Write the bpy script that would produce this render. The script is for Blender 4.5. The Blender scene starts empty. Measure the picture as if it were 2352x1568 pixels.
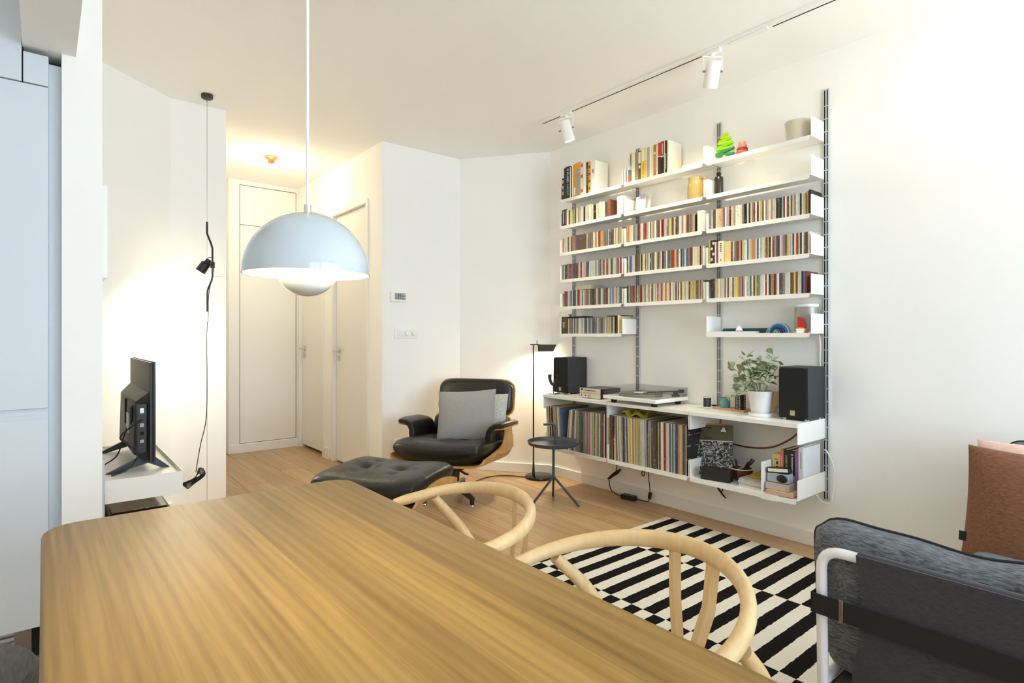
import bpy, bmesh, math, random
from mathutils import Vector, Matrix

sc = bpy.context.scene
COL = sc.collection
RND = random.Random(11)
PI = math.pi

# ------------------------------------------------------------------ camera
cam_data = bpy.data.cameras.new('camera')
cam_data.sensor_width = 36.0
cam_data.lens = 36.0 * 1314.0 / 2352.0
cam_data.shift_y = -14.0 / 2352.0
cam_data.clip_start = 0.02
cam = bpy.data.objects.new('camera', cam_data)
cam.location = (0.0, 0.0, 1.217)
cam.rotation_euler = (PI / 2, 0.0, -math.radians(39.313))
COL.objects.link(cam)
sc.camera = cam

# ------------------------------------------------------------------ colour management
sc.view_settings.view_transform = 'Standard'
sc.view_settings.look = 'None'
sc.view_settings.gamma = 1.0
sc.view_settings.use_curve_mapping = False
sc.view_settings.exposure = 1.24
sc.cycles.use_denoising = True
sc.cycles.max_bounces = 12
sc.cycles.diffuse_bounces = 8
sc.cycles.glossy_bounces = 4
sc.cycles.transmission_bounces = 8
sc.cycles.transparent_max_bounces = 8
sc.cycles.caustics_reflective = False
sc.cycles.caustics_refractive = False
sc.cycles.sample_clamp_indirect = 6.0

# ------------------------------------------------------------------ sky outside the windows
world = bpy.data.worlds.new('sky')
sc.world = world
world.use_nodes = True
wn = world.node_tree.nodes
bgn = wn['Background']
bgn.inputs[0].default_value = (0.72, 0.85, 1.0, 1)
bgn.inputs[1].default_value = 2.0


def light(name, kind, loc, energy, color, rot=None, target=None, **kw):
    ld = bpy.data.lights.new(name, kind)
    ld.energy = energy
    ld.color = color
    for k, v in kw.items():
        setattr(ld, k, v)
    o = bpy.data.objects.new(name, ld)
    o.location = loc
    if target is not None:
        o.rotation_euler = (Vector(target) - Vector(loc)).to_track_quat('-Z', 'Y').to_euler()
    elif rot:
        o.rotation_euler = rot
    COL.objects.link(o)
    return o


WARM = (1.0, 0.90, 0.66)
COOL = (0.62, 0.81, 1.0)
# daylight entering through the three windows of the rear wall (behind the camera)
for i, wx in enumerate((-0.1, 1.3, 2.7)):
    light('window_daylight', 'AREA', (wx, -2.86, 1.45), (1.0, 16.0, 29.0)[i], COOL, rot=(PI / 2, 0, 0),
          shape='RECTANGLE', size=1.3, size_y=2.2)

# ------------------------------------------------------------------ helpers


def lin(c):
    if isinstance(c, str):
        c = c.lstrip('#')
        c = tuple(int(c[i:i + 2], 16) / 255.0 for i in (0, 2, 4))
        return tuple((x / 12.92 if x <= 0.04045 else ((x + 0.055) / 1.055) ** 2.4) for x in c)
    return tuple(c)


MATS = {}


def mat(name, col, rough=0.5, metal=0.0, spec=0.5, var=0.04, vscale=12.0, bump=0.0, bscale=60.0,
        coat=0.0, trans=0.0, emit=None, estr=0.0, tint=0.0, sheen=0.0):
    """principled surface whose colour and relief come from noise nodes"""
    if name in MATS:
        return MATS[name]
    m = bpy.data.materials.new(name)
    m.use_nodes = True
    nt = m.node_tree
    b = nt.nodes['Principled BSDF']
    c = lin(col)
    tc = nt.nodes.new('ShaderNodeTexCoord')
    nz = nt.nodes.new('ShaderNodeTexNoise')
    nz.inputs['Scale'].default_value = vscale
    nz.inputs['Detail'].default_value = 4
    nt.links.new(tc.outputs['Object'], nz.inputs['Vector'])
    mx = nt.nodes.new('ShaderNodeMix')
    mx.data_type = 'RGBA'
    mx.inputs[6].default_value = (*[max(0, x * (1 - var)) for x in c], 1)
    mx.inputs[7].default_value = (*[min(1, x * (1 + var)) for x in c], 1)
    nt.links.new(nz.outputs[0], mx.inputs[0])
    out = mx.outputs[2]
    if tint > 0:
        oi = nt.nodes.new('ShaderNodeObjectInfo')
        hs = nt.nodes.new('ShaderNodeHueSaturation')
        mr = nt.nodes.new('ShaderNodeMapRange')
        mr.inputs[3].default_value = 1 - tint
        mr.inputs[4].default_value = 1 + tint
        nt.links.new(oi.outputs['Random'], mr.inputs[0])
        nt.links.new(mr.outputs[0], hs.inputs['Value'])
        nt.links.new(out, hs.inputs['Color'])
        out = hs.outputs[0]
    nt.links.new(out, b.inputs['Base Color'])
    b.inputs['Roughness'].default_value = rough
    b.inputs['Metallic'].default_value = metal
    b.inputs['Specular IOR Level'].default_value = spec
    b.inputs['Coat Weight'].default_value = coat
    b.inputs['Coat Roughness'].default_value = 0.08
    b.inputs['Transmission Weight'].default_value = trans
    if sheen:
        b.inputs['Sheen Weight'].default_value = sheen
    if emit:
        b.inputs['Emission Color'].default_value = (*lin(emit), 1)
        b.inputs['Emission Strength'].default_value = estr
    if bump:
        n2 = nt.nodes.new('ShaderNodeTexNoise')
        n2.inputs['Scale'].default_value = bscale
        n2.inputs['Detail'].default_value = 3
        nt.links.new(tc.outputs['Object'], n2.inputs['Vector'])
        bp = nt.nodes.new('ShaderNodeBump')
        bp.inputs['Strength'].default_value = bump
        bp.inputs['Distance'].default_value = 0.01
        nt.links.new(n2.outputs[0], bp.inputs['Height'])
        nt.links.new(bp.outputs[0], b.inputs['Normal'])
    MATS[name] = m
    return m


def wood(name, c1, c2, stretch=(16, 1.0, 16), rough=0.38, tint=0.1, fig=2.2, spec=0.4, coat=0.0, ring=0.0):
    """oak: long grain streaks, pores and a per-board tint"""
    m = bpy.data.materials.new(name)
    m.use_nodes = True
    nt = m.node_tree
    N, L = nt.nodes.new, nt.links.new
    b = nt.nodes['Principled BSDF']
    tc = N('ShaderNodeTexCoord')
    oi = N('ShaderNodeObjectInfo')
    off = N('ShaderNodeVectorMath')
    off.operation = 'MULTIPLY_ADD'
    cmb = N('ShaderNodeCombineXYZ')
    for k in range(3):
        L(oi.outputs['Random'], cmb.inputs[k])
    L(cmb.outputs[0], off.inputs[0])
    off.inputs[1].default_value = (7.3, 11.7, 3.1)
    L(tc.outputs['Object'], off.inputs[2])
    mp = N('ShaderNodeMapping')
    mp.inputs['Scale'].default_value = stretch
    L(off.outputs[0], mp.inputs[0])
    n1 = N('ShaderNodeTexNoise')
    n1.inputs['Scale'].default_value = 1.0
    n1.inputs['Detail'].default_value = 6
    n1.inputs['Distortion'].default_value = fig
    L(mp.outputs[0], n1.inputs['Vector'])
    mp2 = N('ShaderNodeMapping')
    mp2.inputs['Scale'].default_value = tuple(x * (7 if x > 4 else 5) for x in stretch)
    L(off.outputs[0], mp2.inputs[0])
    n2 = N('ShaderNodeTexNoise')
    n2.inputs['Scale'].default_value = 1.0
    n2.inputs['Detail'].default_value = 3
    L(mp2.outputs[0], n2.inputs['Vector'])
    ad0 = N('ShaderNodeMath')
    ad0.operation = 'MULTIPLY_ADD'
    ad0.inputs[1].default_value = 0.35
    L(n2.outputs[0], ad0.inputs[0])
    L(n1.outputs[0], ad0.inputs[2])
    mp3 = N('ShaderNodeMapping')
    mp3.inputs['Scale'].default_value = tuple(x * 0.22 if x > 4 else x * 0.55 for x in stretch)
    L(off.outputs[0], mp3.inputs[0])
    wv = N('ShaderNodeTexWave')
    wv.wave_type = 'RINGS'
    wv.rings_direction = 'SPHERICAL'
    wv.inputs['Scale'].default_value = 3.0
    wv.inputs['Distortion'].default_value = 3.0
    wv.inputs['Detail'].default_value = 3.0
    wv.inputs['Detail Scale'].default_value = 1.2
    L(mp3.outputs[0], wv.inputs['Vector'])
    ad = N('ShaderNodeMath')
    ad.operation = 'MULTIPLY_ADD'
    ad.inputs[1].default_value = ring
    L(wv.outputs['Fac'], ad.inputs[0])
    L(ad0.outputs[0], ad.inputs[2])
    cr = N('ShaderNodeValToRGB')
    cr.color_ramp.elements[0].position = 0.42
    cr.color_ramp.elements[0].color = (*lin(c2), 1)
    cr.color_ramp.elements[1].position = 0.92
    cr.color_ramp.elements[1].color = (*lin(c1), 1)
    L(ad.outputs[0], cr.inputs[0])
    hs = N('ShaderNodeHueSaturation')
    mr = N('ShaderNodeMapRange')
    mr.inputs[3].default_value = 1 - tint
    mr.inputs[4].default_value = 1 + tint
    L(oi.outputs['Random'], mr.inputs[0])
    L(mr.outputs[0], hs.inputs['Value'])
    L(cr.outputs[0], hs.inputs['Color'])
    L(hs.outputs[0], b.inputs['Base Color'])
    b.inputs['Roughness'].default_value = rough
    b.inputs['Specular IOR Level'].default_value = spec
    b.inputs['Coat Weight'].default_value = coat
    bp = N('ShaderNodeBump')
    bp.inputs['Strength'].default_value = 0.12
    bp.inputs['Distance'].default_value = 0.004
    L(ad.outputs[0], bp.inputs['Height'])
    L(bp.outputs[0], b.inputs['Normal'])
    MATS[name] = m
    return m


def wm(o):
    m = o.matrix_basis.copy()
    p = o.parent
    while p:
        m = p.matrix_basis @ m
        p = p.parent
    return m


def tag(o, label=None, cat=None, group=None, kind=None):
    if label:
        o['label'] = label
    if cat:
        o['category'] = cat
    if group:
        o['group'] = group
    if kind:
        o['kind'] = kind
    return o


def thing(name, label, cat, loc=(0, 0, 0), rz=0.0, group=None, kind=None):
    o = bpy.data.objects.new(name, None)
    o.empty_display_size = 0.05
    o.location = loc
    o.rotation_euler = (0, 0, rz)
    COL.objects.link(o)
    return tag(o, label, cat, group, kind)


def empty_part(name, parent):
    o = bpy.data.objects.new(name, None)
    o.parent = parent
    COL.objects.link(o)
    return o


def rot3(rx=0, ry=0, rz=0):
    return Matrix.Rotation(rz, 3, 'Z') @ Matrix.Rotation(ry, 3, 'Y') @ Matrix.Rotation(rx, 3, 'X')


class MB:
    """collects shapes (world coordinates unless built with world=False) into one mesh"""

    def __init__(self):
        self.v, self.f = [], []

    def add(self, vs, fs):
        n = len(self.v)
        self.v += [tuple(p) for p in vs]
        self.f += [tuple(i + n for i in f) for f in fs]
        return self

    def box(self, x0, x1, y0, y1, z0, z1):
        x0, x1 = sorted((x0, x1)); y0, y1 = sorted((y0, y1)); z0, z1 = sorted((z0, z1))
        vs = [(x, y, z) for z in (z0, z1) for (x, y) in ((x0, y0), (x1, y0), (x1, y1), (x0, y1))]
        return self.add(vs, [(3, 2, 1, 0), (4, 5, 6, 7), (0, 1, 5, 4), (1, 2, 6, 5), (2, 3, 7, 6), (3, 0, 4, 7)])

    def obox(self, c, size, r=None):
        r = r or Matrix.Identity(3)
        c = Vector(c)
        hx, hy, hz = (s / 2 for s in size)
        vs = [c + r @ Vector((x, y, z)) for z in (-hz, hz) for (x, y) in ((-hx, -hy), (hx, -hy), (hx, hy), (-hx, hy))]
        return self.add(vs, [(3, 2, 1, 0), (4, 5, 6, 7), (0, 1, 5, 4), (1, 2, 6, 5), (2, 3, 7, 6), (3, 0, 4, 7)])

    def extrude(self, poly, vec):
        """closed 3-D polygon pushed along vec"""
        poly = [Vector(p) for p in poly]
        vec = Vector(vec)
        n = len(poly)
        nrm = Vector((0, 0, 0))
        for i in range(n):
            nrm += poly[i].cross(poly[(i + 1) % n])
        if nrm.dot(vec) > 0:
            poly = poly[::-1]
        vs = poly + [p + vec for p in poly]
        fs = [tuple(range(n)), tuple(range(2 * n - 1, n - 1, -1))]
        fs += [((i + 1) % n, i, i + n, (i + 1) % n + n) for i in range(n)]
        return self.add(vs, fs)

    def tube(self, pts, r, n=10, closed=False, caps=True, ry=None, up=None):
        """swept round (or r x ry oval) section along a path; r may be a list"""
        pts = [Vector(p) for p in pts]
        m = len(pts)
        rs = r if isinstance(r, (list, tuple)) else [r] * m
        rys = (ry if isinstance(ry, (list, tuple)) else [ry] * m) if ry is not None else rs
        prev = Vector(up) if up else None
        rings = []
        for i in range(m):
            a = pts[i - 1] if (i or closed) else pts[0]
            b = pts[(i + 1) % m] if (i < m - 1 or closed) else pts[-1]
            t = (b - a)
            t = t.normalized() if t.length > 1e-9 else Vector((0, 0, 1))
            if prev is None:
                prev = Vector((0, 0, 1)) if abs(t.z) < 0.9 else Vector((1, 0, 0))
            u = prev - t * prev.dot(t)
            if u.length < 1e-6:
                u = Vector((1, 0, 0)) - t * t.x
            u.normalize()
            if not up:
                prev = u
            w = t.cross(u)
            rings.append([pts[i] + u * (rs[i] * math.cos(2 * PI * k / n)) + w * (rys[i] * math.sin(2 * PI * k / n)) for k in range(n)])
        vs = [p for ring in rings for p in ring]
        fs = []
        for i in range(m if closed else m - 1):
            j = (i + 1) % m
            for k in range(n):
                k2 = (k + 1) % n
                fs.append((i * n + k, i * n + k2, j * n + k2, j * n + k))
        if caps and not closed:
            fs.append(tuple(range(n))[::-1])
            fs.append(tuple((m - 1) * n + k for k in range(n)))
        return self.add(vs, fs)

    def cyl(self, p0, p1, r0, r1=None, n=20):
        return self.tube([p0, p1], [r0, r0 if r1 is None else r1], n=n)

    def lathe(self, prof, c=(0, 0, 0), n=32, r=None):
        """profile [(radius, height)] turned about the local z axis"""
        r = r or Matrix.Identity(3)
        c = Vector(c)
        vs, fs = [], []
        idx = []
        for (rad, z) in prof:
            if rad < 1e-6:
                idx.append([len(vs)] * n)
                vs.append(c + r @ Vector((0, 0, z)))
            else:
                idx.append(list(range(len(vs), len(vs) + n)))
                vs += [c + r @ Vector((rad * math.cos(2 * PI * k / n), rad * math.sin(2 * PI * k / n), z)) for k in range(n)]
        for i in range(len(prof) - 1):
            for k in range(n):
                k2 = (k + 1) % n
                q = (idx[i][k], idx[i][k2], idx[i + 1][k2], idx[i + 1][k])
                q2 = []
                for a in q:
                    if a not in q2:
                        q2.append(a)
                if len(q2) > 2:
                    fs.append(tuple(q2))
        return self.add(vs, fs)

    def ball(self, c, rx, ry=None, rz=None, n=16, m=10, r=None):
        ry = rx if ry is None else ry
        rz = rx if rz is None else rz
        r = r or Matrix.Identity(3)
        c = Vector(c)
        vs, fs = [], []
        for i in range(m + 1):
            a = -PI / 2 + PI * i / m
            for k in range(n):
                b = 2 * PI * k / n
                vs.append(c + r @ Vector((rx * math.cos(a) * math.cos(b), ry * math.cos(a) * math.sin(b), rz * math.sin(a))))
        for i in range(m):
            for k in range(n):
                k2 = (k + 1) % n
                fs.append((i * n + k, i * n + k2, (i + 1) * n + k2, (i + 1) * n + k))
        return self.add(vs, fs)

    def sheet(self, fn, nu, nv, thick=0.0):
        """surface fn(u,v), u,v in 0..1; with thick it becomes a solid panel"""
        P = [[Vector(fn(i / nu, j / nv)) for j in range(nv + 1)] for i in range(nu + 1)]
        vs = [P[i][j] for i in range(nu + 1) for j in range(nv + 1)]
        W = nv + 1
        fs = [(i * W + j, (i + 1) * W + j, (i + 1) * W + j + 1, i * W + j + 1) for i in range(nu) for j in range(nv)]
        if thick:
            nrm = []
            for i in range(nu + 1):
                for j in range(nv + 1):
                    a = P[min(i + 1, nu)][j] - P[max(i - 1, 0)][j]
                    b = P[i][min(j + 1, nv)] - P[i][max(j - 1, 0)]
                    k = a.cross(b)
                    nrm.append(k.normalized() if k.length > 1e-12 else Vector((0, 0, 1)))
            n0 = len(vs)
            vs = vs + [vs[q] - nrm[q] * thick for q in range(n0)]
            fs = fs + [tuple(n0 + q for q in f[::-1]) for f in fs]
            rim = [(i, 0) for i in range(nu + 1)] + [(nu, j) for j in range(1, nv + 1)] + \
                  [(i, nv) for i in range(nu - 1, -1, -1)] + [(0, j) for j in range(nv - 1, 0, -1)]
            for q in range(len(rim)):
                a = rim[q][0] * W + rim[q][1]
                e = rim[(q + 1) % len(rim)]
                b = e[0] * W + e[1]
                fs.append((b, a, a + n0, b + n0))
        return self.add(vs, fs)

    def cushion(self, w, d, t, mtx=None, n=18, p=5.0, q=2.4, dents=(), flat=0.0, droop=0.0, ear=0.0, rc=0.055):
        """soft pad: w x d plan, t thick, rounded outline; dents = (u, v, depth, radius) on the top"""
        mtx = mtx or Matrix.Identity(4)
        vs, fs = [], []
        for side in (1, -1):
            for i in range(n + 1):
                for j in range(n + 1):
                    u = math.sin((-1 + 2 * i / n) * PI / 2)
                    v = math.sin((-1 + 2 * j / n) * PI / 2)
                    k = max(0.0, (1 - abs(u) ** p)) ** (1 / q) * max(0.0, (1 - abs(v) ** p)) ** (1 / q)
                    # rounded corner outline
                    cu = u * (1 - rc * v ** 6)
                    cv = v * (1 - rc * u ** 6)
                    if ear:
                        cu = u * (1 - ear * (1 - v * v))
                        cv = v * (1 - ear * (1 - u * u))
                    z = side * t / 2 * k * (1 if side > 0 else (1 - flat))
                    if side > 0:
                        for (du, dv, dd, dr) in dents:
                            z -= dd * math.exp(-((u - du) ** 2 + (v - dv) ** 2) / (dr * dr))
                    z -= droop * (u * u)
                    vs.append(mtx @ Vector((cu * w / 2, cv * d / 2, z)))
        W = n + 1
        n0 = W * W
        for i in range(n):
            for j in range(n):
                a = i * W + j
                fs.append((a, a + W, a + W + 1, a + 1))
                fs.append((n0 + a + 1, n0 + a + W + 1, n0 + a + W, n0 + a))
        rim = [(i, 0) for i in range(n + 1)] + [(n, j) for j in range(1, n + 1)] + \
              [(i, n) for i in range(n - 1, -1, -1)] + [(0, j) for j in range(n - 1, 0, -1)]
        for k in range(len(rim)):
            a = rim[k][0] * W + rim[k][1]
            e = rim[(k + 1) % len(rim)]
            b = e[0] * W + e[1]
            fs.append((b, a, a + n0, b + n0))
        return self.add(vs, fs)

    def build(self, name, m, parent=None, world=True, bevel=0.0, seg=2, ang=35.0, merge=False):
        vs = self.v
        base = None
        if parent is not None:
            if world:
                inv = wm(parent).inverted()
                vs = [tuple(inv @ Vector(p)) for p in vs]
        elif world:
            xs = [p[0] for p in vs]; ys = [p[1] for p in vs]; zs = [p[2] for p in vs]
            base = ((min(xs) + max(xs)) / 2, (min(ys) + max(ys)) / 2, min(zs))
            vs = [(p[0] - base[0], p[1] - base[1], p[2] - base[2]) for p in vs]
        me = bpy.data.meshes.new(name)
        me.from_pydata(vs, [], self.f)
        if merge:
            bm = bmesh.new(); bm.from_mesh(me)
            bmesh.ops.remove_doubles(bm, verts=bm.verts, dist=1e-5)
            bmesh.ops.recalc_face_normals(bm, faces=bm.faces)
            bm.to_mesh(me); bm.free()
        me.polygons.foreach_set('use_smooth', [True] * len(me.polygons))
        me.set_sharp_from_angle(angle=math.radians(ang))
        if m is not None:
            me.materials.append(MATS[m] if isinstance(m, str) else m)
        o = bpy.data.objects.new(name, me)
        if base:
            o.location = base
        o.parent = parent
        COL.objects.link(o)
        if bevel:
            md = o.modifiers.new('bevel', 'BEVEL')
            md.width = bevel
            md.segments = seg
            md.limit_method = 'ANGLE'
            md.angle_limit = math.radians(40)
        return o


def text(name, body, size, mtx, m, parent):
    cu = bpy.data.curves.new(name, 'FONT')
    cu.body = body
    cu.size = size
    cu.align_x = 'CENTER'
    cu.align_y = 'CENTER'
    cu.resolution_u = 2
    tmp = bpy.data.objects.new(name, cu)
    me = bpy.data.meshes.new_from_object(tmp)
    bpy.data.objects.remove(tmp)
    me.materials.clear()
    me.materials.append(MATS[m])
    o = bpy.data.objects.new(name, me)
    o.parent = parent
    o.matrix_basis = wm(parent).inverted() @ mtx
    COL.objects.link(o)
    return o


def face_mx(loc, x, y):
    """matrix whose local x / y axes point along x / y"""
    x = Vector(x).normalized(); y = Vector(y).normalized(); z = x.cross(y)
    return Matrix(((x.x, y.x, z.x, loc[0]), (x.y, y.y, z.y, loc[1]), (x.z, y.z, z.z, loc[2]), (0, 0, 0, 1)))


def copy_tree(o, parent=None):
    c = o.copy()
    COL.objects.link(c)
    c.parent = parent
    for ch in list(o.children):
        copy_tree(ch, c)
    return c


def smooth_path(pts, n=8):
    """Catmull-Rom through pts"""
    P = [Vector(p) for p in pts]
    P = [P[0] * 2 - P[1]] + P + [P[-1] * 2 - P[-2]]
    out = []
    for i in range(1, len(P) - 2):
        for k in range(n):
            t = k / n
            a, b, c, d = P[i - 1], P[i], P[i + 1], P[i + 2]
            out.append(0.5 * ((2 * b) + (c - a) * t + (2 * a - 5 * b + 4 * c - d) * t * t + (3 * b - a - 3 * c + d) * t ** 3))
    out.append(P[-2])
    return out


# ------------------------------------------------------------------ materials
mat('wall_paint', 'f8f7f3', rough=0.85, spec=0.2, var=0.012, vscale=3, bump=0.03, bscale=220)
mat('ceiling_paint', 'fbfaf6', rough=0.9, spec=0.15, var=0.01, vscale=2, bump=0.03, bscale=200)
mat('trim_white', 'f0efea', rough=0.45, var=0.01, vscale=4)
mat('door_white', 'eeece6', rough=0.5, var=0.015, vscale=4)
mat('cabinet_white', 'd3dae0', rough=0.42, var=0.01, vscale=3)
mat('shelf_white', 'f3f1ea', rough=0.38, var=0.01, vscale=8)
mat('dark_gap', '14130f', rough=0.9, var=0.1)
mat('aluminium', 'c4c8ca', rough=0.5, metal=0.35, var=0.05, vscale=40)
mat('chrome', 'd8d8d8', rough=0.12, metal=1.0, var=0.02)
mat('steel', '9a948a', rough=0.28, metal=1.0, var=0.04)
mat('black_plastic', '151515', rough=0.42, var=0.12, vscale=30)
mat('tv_plastic', '2a2620', rough=0.5, var=0.1, vscale=20)
mat('black_metal', '17161a', rough=0.32, var=0.08)
mat('grey_metal', '3d4149', rough=0.38, var=0.05)
mat('black_cable', '0d0d0d', rough=0.5, var=0.05)
mat('white_plastic', 'f4f3ef', rough=0.35, var=0.01)
mat('leather', '16130f', rough=0.34, spec=0.5, var=0.25, vscale=9, bump=0.25, bscale=45)
mat('lens_glow', 'fff4dc', rough=0.4, emit='ffe9bd', estr=9.0)
wood('table_oak', 'a08048', '7a5c2a', stretch=(26, 1.0, 26), rough=0.42, tint=0.13, fig=0.8, ring=0.16, spec=0.25)
wood('floor_oak', 'c6a67c', 'a27f57', stretch=(14, 0.8, 14), rough=0.34, tint=0.12, fig=1.0, ring=0.10)
wood('chair_oak', 'dcc296', 'c9a874', stretch=(14, 14, 3), rough=0.4, tint=0.03, fig=1.0)
wood('shell_oak', 'd3a566', 'b5843f', stretch=(9, 9, 1.2), rough=0.33, tint=0.02, fig=1.4)

def clear_sheet(name, col, dens=0.06):
    m = bpy.data.materials.new(name)
    m.use_nodes = True
    nt = m.node_tree
    N, L = nt.nodes.new, nt.links.new
    out = nt.nodes['Material Output']
    nt.nodes.remove(nt.nodes['Principled BSDF'])
    tr = N('ShaderNodeBsdfTransparent')
    tr.inputs[0].default_value = (*[1 - dens * (1 - x) * 2 - dens * 0.4 for x in lin(col)], 1)
    gl = N('ShaderNodeBsdfGlossy')
    gl.inputs['Roughness'].default_value = 0.03
    lw = N('ShaderNodeLayerWeight')
    lw.inputs[0].default_value = 0.5
    pw_ = N('ShaderNodeMath')
    pw_.operation = 'POWER'
    pw_.inputs[1].default_value = 4.0
    L(lw.outputs['Facing'], pw_.inputs[0])
    fr = N('ShaderNodeMath')
    fr.operation = 'MULTIPLY_ADD'
    fr.inputs[1].default_value = 0.5
    fr.inputs[2].default_value = 0.03
    L(pw_.outputs[0], fr.inputs[0])
    mx = N('ShaderNodeMixShader')
    L(fr.outputs[0], mx.inputs[0]); L(tr.outputs[0], mx.inputs[1]); L(gl.outputs[0], mx.inputs[2])
    L(mx.outputs[0], out.inputs[0])
    MATS[name] = m


clear_sheet('acrylic', 'dfe4e2')

# ------------------------------------------------------------------ the room
XW, CE = 3.447, 2.83
T = 0.12


def struct(name, m, mb, parent=None, label=None, bevel=0.0):
    o = mb.build(name, m, parent, bevel=bevel)
    if parent is None:
        o['kind'] = 'structure'
    if label:
        o['label'] = label
    return o


fl = struct('floor', 'dark_gap', MB().box(-2.3, 3.6, -2.9, 6.8, -0.16, -0.022), label='wide oak plank floor running through to the hall')
row, pw = 0, 0.2
x = 3.447
while x > -2.2:
    x0 = x - pw
    y = -2.75 + (row * 0.77) % 1.9 - 1.9
    while y < 6.55:
        a, b_ = max(y, -2.75), min(y + 1.9, 6.6)
        if b_ - a > 0.05:
            MB().box(x0 + 0.0012, x - 0.0012, a + 0.0012, b_ - 0.0012, -0.02, 0.0).build('plank', 'floor_oak', fl)
        y += 1.9
    x = x0
    row += 1

struct('ceiling', 'ceiling_paint', MB().box(-2.3, 3.6, -2.9, 6.8, CE, CE + 0.12), label='plain white plastered ceiling')
struct('wall_right', 'wall_paint', MB().box(XW, XW + T, -2.75, 3.72, 0, CE), label='long white wall behind the shelving')
MB_ch = MB().extrude([(XW, 3.678, 0), (2.951, 4.36, 0), (3.05, 4.46, 0), (XW + 0.12, 3.74, 0)], (0, 0, CE))
struct('wall_corner_right', 'wall_paint', MB_ch, label='slanted white wall behind the floor lamp')
struct('wall_back', 'wall_paint', MB().box(2.175, 3.02, 4.36, 4.48, 0, CE), label='white wall with thermostat and switches')
# hall wall with two door openings
hw = MB()
hw.box(2.175, 2.32, 4.48, 4.605, 0, CE)
hw.box(2.175, 2.32, 5.41, 5.61, 0, CE)
hw.box(2.175, 2.32, 6.345, 6.5, 0, CE)
hw.box(2.175, 2.32, 4.605, 5.41, 2.4, CE)
hw.box(2.175, 2.32, 5.61, 6.345, 2.4, CE)
struct('wall_hall_right', 'wall_paint', hw, label='hall wall around two white doors')
struct('wall_hall_end', 'wall_paint', MB().box(0.9, 2.32, 6.5, 6.62, 0, CE))
struct('wall_hall_left', 'wall_paint', MB().box(0.894, 1.014, 4.58, 6.5, 0, CE))
struct('wall_lamp', 'wall_paint', MB().box(0.64, 1.014, 4.48, 4.58, 0, CE), label='narrow white wall behind the hanging clamp lamp')
struct('wall_corner_left', 'wall_paint', MB().extrude([(0.178, 4.072, 0), (0.669, 4.48, 0), (0.62, 4.58, 0), (0.06, 4.14, 0)], (0, 0, CE)),
       label='slanted white wall behind the television')
struct('wall_column', 'wall_paint', MB().box(0.053, 0.178, 2.75, 4.16, 0, CE), label='white wall end beside the tall kitchen cupboards')
struct('wall_kitchen', 'wall_paint', MB().box(-2.3, 0.053, 3.42, 3.54, 0, CE))
struct('wall_left', 'wall_paint', MB().box(-2.3, -2.18, -2.75, 3.42, 0, CE))
# rear wall with three windows
rw = MB()
rw.box(-2.3, XW + T, -2.75, -2.65, 0, 0.35)
rw.box(-2.3, XW + T, -2.75, -2.65, 2.55, CE)
for a, b_ in ((-2.3, -0.75), (0.55, 0.65), (1.95, 2.05), (3.35, XW + T)):
    rw.box(a, b_, -2.75, -2.65, 0.35, 2.55)
struct('wall_rear', 'wall_paint', rw)
for i, wx in enumerate((-0.1, 1.3, 2.7)):
    w_ = thing('window_%d' % (i + 1), 'tall white casement window', None, (wx, -2.7, 0.35), kind='structure')
    fr = MB()
    for sx in (-0.65, 0.61):
        fr.box(wx + sx, wx + sx + 0.04, -2.73, -2.67, 0.35, 2.55)
    fr.box(wx - 0.65, wx + 0.65, -2.73, -2.67, 0.35, 0.40)
    fr.box(wx - 0.65, wx + 0.65, -2.73, -2.67, 2.50, 2.55)
    fr.build('window_frame', 'trim_white', w_)
    MB().box(wx - 0.61, wx + 0.61, -2.72, -2.68, 1.92, 1.99).build('transom', 'trim_white', w_)
    MB().box(wx - 0.025, wx + 0.025, -2.72, -2.68, 0.40, 2.5).build('mullion', 'trim_white', w_)

# skirting boards
BB = 0.082
struct('baseboard_right', 'trim_white', MB().box(XW - 0.016, XW, -2.65, 3.68, 0, BB), bevel=0.003)
d_ = Vector((2.951 - XW, 4.36 - 3.678, 0)).normalized()
nv = Vector((-d_.y, d_.x, 0))
a = Vector((XW, 3.678, 0)); b = Vector((2.951, 4.36, 0))
struct('baseboard_corner', 'trim_white', MB().extrude([a, b, b + nv * 0.016, a + nv * 0.016], (0, 0, BB)), bevel=0.003)
struct('baseboard_back', 'trim_white', MB().box(2.165, 2.951, 4.344, 4.36, 0, BB), bevel=0.003)
a = Vector((0.178, 4.072, 0)); b = Vector((0.669, 4.48, 0))
d_ = (b - a).normalized(); nv = Vector((d_.y, -d_.x, 0))
struct('baseboard_left', 'trim_white', MB().extrude([a, b, b + nv * 0.014, a + nv * 0.014], (0, 0, BB)), bevel=0.003)
struct('baseboard_hall', 'trim_white', MB().box(2.155, 2.175, 5.47, 5.60, 0, 0.11), bevel=0.003)

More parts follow.
